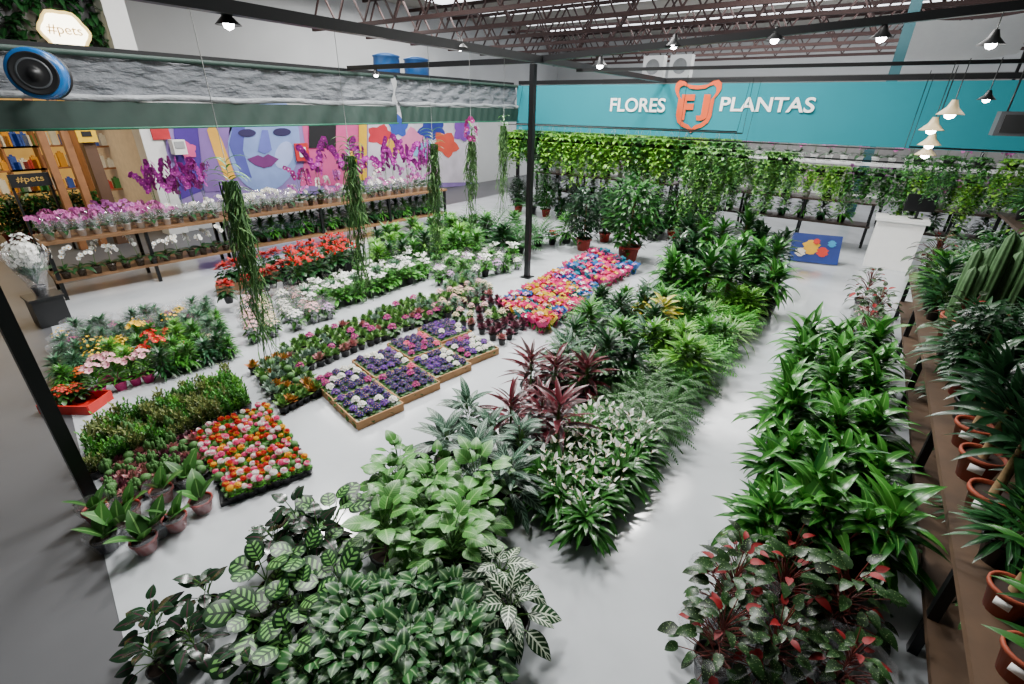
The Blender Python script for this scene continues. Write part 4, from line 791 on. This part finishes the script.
# hanging vines on rails
def rail(x0,x1,y,z,label,xs):
    b=MB(); b.tube([(x0,y,z),(x1,y,z)],.015,.015,8,0)
    for x in xs: b.tube([(x,y,z),(x,y+(.3 if y>12 else 0),3.4)],.005,.005,6,0)
    tag(link('hanging_rail',b.mesh('hanging_rail',m_steel)),label,'rail')
rail(-8.6,-2.6,12.5,2.4,'dark rail under the left half of the banner',(-8.6,-2.6))
for i in range(19): place(R.choice(['vine','vine','vine_dark']),(-8.45+i*.32,12.5,2.4),'hanging vine basket under the banner, rear row, %s from left'%ORD[i],'hanging vines under the banner, rear row',s=1.05)
rail(-2.4,4.6,12.6,1.95,'lower dark rail under the right half of the banner',(-2.4,4.6))
for i in range(20): place(R.choice(['vine','vine_dark']),(-2.2+i*.35,12.6,1.95),'hanging vine basket on lower rail, %s from left'%ORD[i],'hanging vines on lower rail',s=.85)
rail(-8.4,-2.3,11.6,2.4,'second dark rail of hanging vines, nearer than the banner',(-8.4,-2.3))
for i in range(18):
    place(R.choice(['vine','vine','vine_dark']),(-8.2+i*.34,11.6,2.4),'hanging vine basket, front row, %s from left'%ORD[i],'hanging vines, front row',s=1.15)
rail(-3.2,.4,10.3,2.3,'short dark rail carrying the long trailing vines',(-3.2,.4))
for i,(u) in enumerate((700,722,745,775,790)):
    p=PY(u,150,10.3); place('vine_long',(p.x,10.3,2.3),'long trailing vine above the tall plants, %s from left'%ORD[i],'long trailing vines',s=.85)
rail(.5,4.2,11.3,2.3,'dark rail of hanging plants above the white counter',(.5,4.2))
for i in range(9):
    place(R.choice(['vine_dark','vine']),(.7+i*.4,11.3,2.3),'short hanging vine above the counter, %s from left'%ORD[i],'hanging vines above the counter',s=.7)
for i,(Y,s,k) in enumerate(((2.08,1.05,'vanda'),(3.37,.95,'vanda'),(4.68,.9,'vanda'),(5.48,.85,'vanda_purple'),(6.3,.75,'vanda'))):
    x=p1.x+(p2.x-p1.x)*(Y-p1.y)/(p2.y-p1.y); place(k,(x,Y,3.42),'hanging vanda with long trailing roots, %s from left'%ORD[i],'hanging vandas on the lengthwise beam',s=s)
# back racks
for i,(x0,x1,y,nmz) in enumerate(((-8.6,-4.2,13.6,'left'),(-3.8,.4,13.6,'middle'),(.8,3.6,13.6,'right'))):
    a,d,n,L=bench('plant_rack','dark wooden plant rack under the banner, '+nmz,Vector((x0,y,0)),Vector((x1,y,0)),.6,1.0,.5,m=m_dwood,posts=4)
    for j in range(int(L/.42)):
        k=['leafy_green','orchid_pinkw','leafy_light','orchid_lilac','leafy_dark'][j%5]
        place(k,(x0+.25+j*.42,y+.25,1.0),'plant on %s back rack top, %s from left'%(nmz,ORD[j]),'plants on %s back rack'%nmz,s={'leafy_green':2,'orchid_pinkw':1.4,'leafy_light':2,'orchid_lilac':1.4,'leafy_dark':2}[k])
        place('leafy_dark' if j%2 else 'leafy_green',(x0+.25+j*.42,y+.25,.5),'plant on %s back rack shelf, %s from left'%(nmz,ORD[j]),'plants on %s back rack shelf'%nmz,s=1.5)
for i in range(12):
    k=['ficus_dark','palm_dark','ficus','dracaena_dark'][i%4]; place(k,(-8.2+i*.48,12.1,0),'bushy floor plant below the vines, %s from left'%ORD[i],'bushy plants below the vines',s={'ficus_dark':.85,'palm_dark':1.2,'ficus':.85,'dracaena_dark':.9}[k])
a,d,n,L=bench('orchid_rack','pale far table of pink orchids beyond the banner',Vector((-8,16.5,0)),Vector((3.5,16.5,0)),.7,1.6,.8,m=m_white,posts=5)
for i in range(32): place('orchid_pinkw' if i%2 else 'orchid_magenta',(-7.8+i*.36,16.8,1.6),'pink orchid on far pale table, %s from left'%ORD[i],'pink orchids beyond the banner',s=1.6)
for i in range(32): place('orchid_lilac' if i%2 else 'orchid_white',(-7.8+i*.36,16.8,.8),'orchid on far table lower shelf, %s from left'%ORD[i],'orchids on far table shelf',s=1.4)
# counter, monitor, poster
c=P(882,266); t=thing('sales_counter','white sales counter at the back of the aisle','counter',(c.x+.05,c.y+.1,0)); b=MB(); b.box((0,0,.46),(.75,.6,.92)); link('body',b.mesh('body',m_white,False),t); b=MB(); b.box((0,0,.95),(.85,.7,.05)); link('countertop',b.mesh('countertop',m_white,False),t)
cc=Vector((c.x+.25,c.y+.1,.975)); t=thing('computer_monitor','black monitor standing on the white counter','monitor',cc,.3); b=MB(); b.box((0,0,.3),(.5,.03,.32)); link('screen',b.mesh('screen',m_black,False),t); b=MB(); b.box((0,0,.07),(.04,.03,.14)); b.box((0,0,.006),(.2,.14,.012)); link('stand',b.mesh('stand',m_black,False),t)
c=P(812,264); t=thing('picture_board','blue board with yellow and red shapes leaning on the rack','poster',(c.x,c.y,.01),.25)
b=MB(); b.box((0,.13,.28),(.9,.03,.58),0,0,-.4); link('board',b.mesh('board',mat('poster_blue','#1a347c',.5),False),t)
rm3=Matrix.Rotation(-.4,3,'X')
for i,(x,z,r,cl_) in enumerate(((-.08,.02,.15,'#d8a81c'),(.14,-.06,.1,'#c83424'),(-.26,-.1,.09,'#d8d0c4'),(.28,.12,.07,'#2c90c0'),(0,.14,.06,'#c83424'))):
    b=MB(); b.poly([rm3@Vector((x+r*cos(k*pi/8)*(1.25 if k%2 else .8),-.02-.003*i,z+r*sin(k*pi/8)))+Vector((0,.13,.28)) for k in range(16)]); link('painted_shape',b.mesh('painted_shape',mat('shape%d'%i,cl_,.6),False),t)
for L_ in KIND.values():
    for root,ch,cat in L_:
        for o in ch: bpy.data.objects.remove(o)
        bpy.data.objects.remove(root)
# ------------------------------------------------------------ light
w=bpy.data.worlds.new('world'); SC.world=w; w.use_nodes=True; bg=w.node_tree.nodes['Background']; bg.inputs[0].default_value=(.88,.94,1,1); bg.inputs[1].default_value=.14
def area(x,y,z,sx,sy,e,col=(1,.985,.96)):
    L=bpy.data.lights.new('area','AREA'); L.shape='RECTANGLE'; L.size=sx; L.size_y=sy; L.energy=e; L.color=col; o=bpy.data.objects.new('added_overhead_light',L); COL.objects.link(o); o.location=(x,y,z)  # unseen area light, added to light the closed interior
area(-4.4,5,6.6,1.1,1.1,820); area(-6.5,9.5,6.6,1.1,1.1,720); area(-3.0,9.5,6.6,1.1,1.1,660); area(-3.6,2,6.6,1.1,1.1,300); area(-8.5,4.5,6.6,1.1,1.1,350)
area(-2,15.5,6.6,4,3,450); area(-12,10,6.6,3,5,460); area(-5,26,6.5,12,6,1500); area(-15.2,1.5,3.05,1.5,4,110,(1,.86,.6)); area(-17,16,6.5,2,8,700)
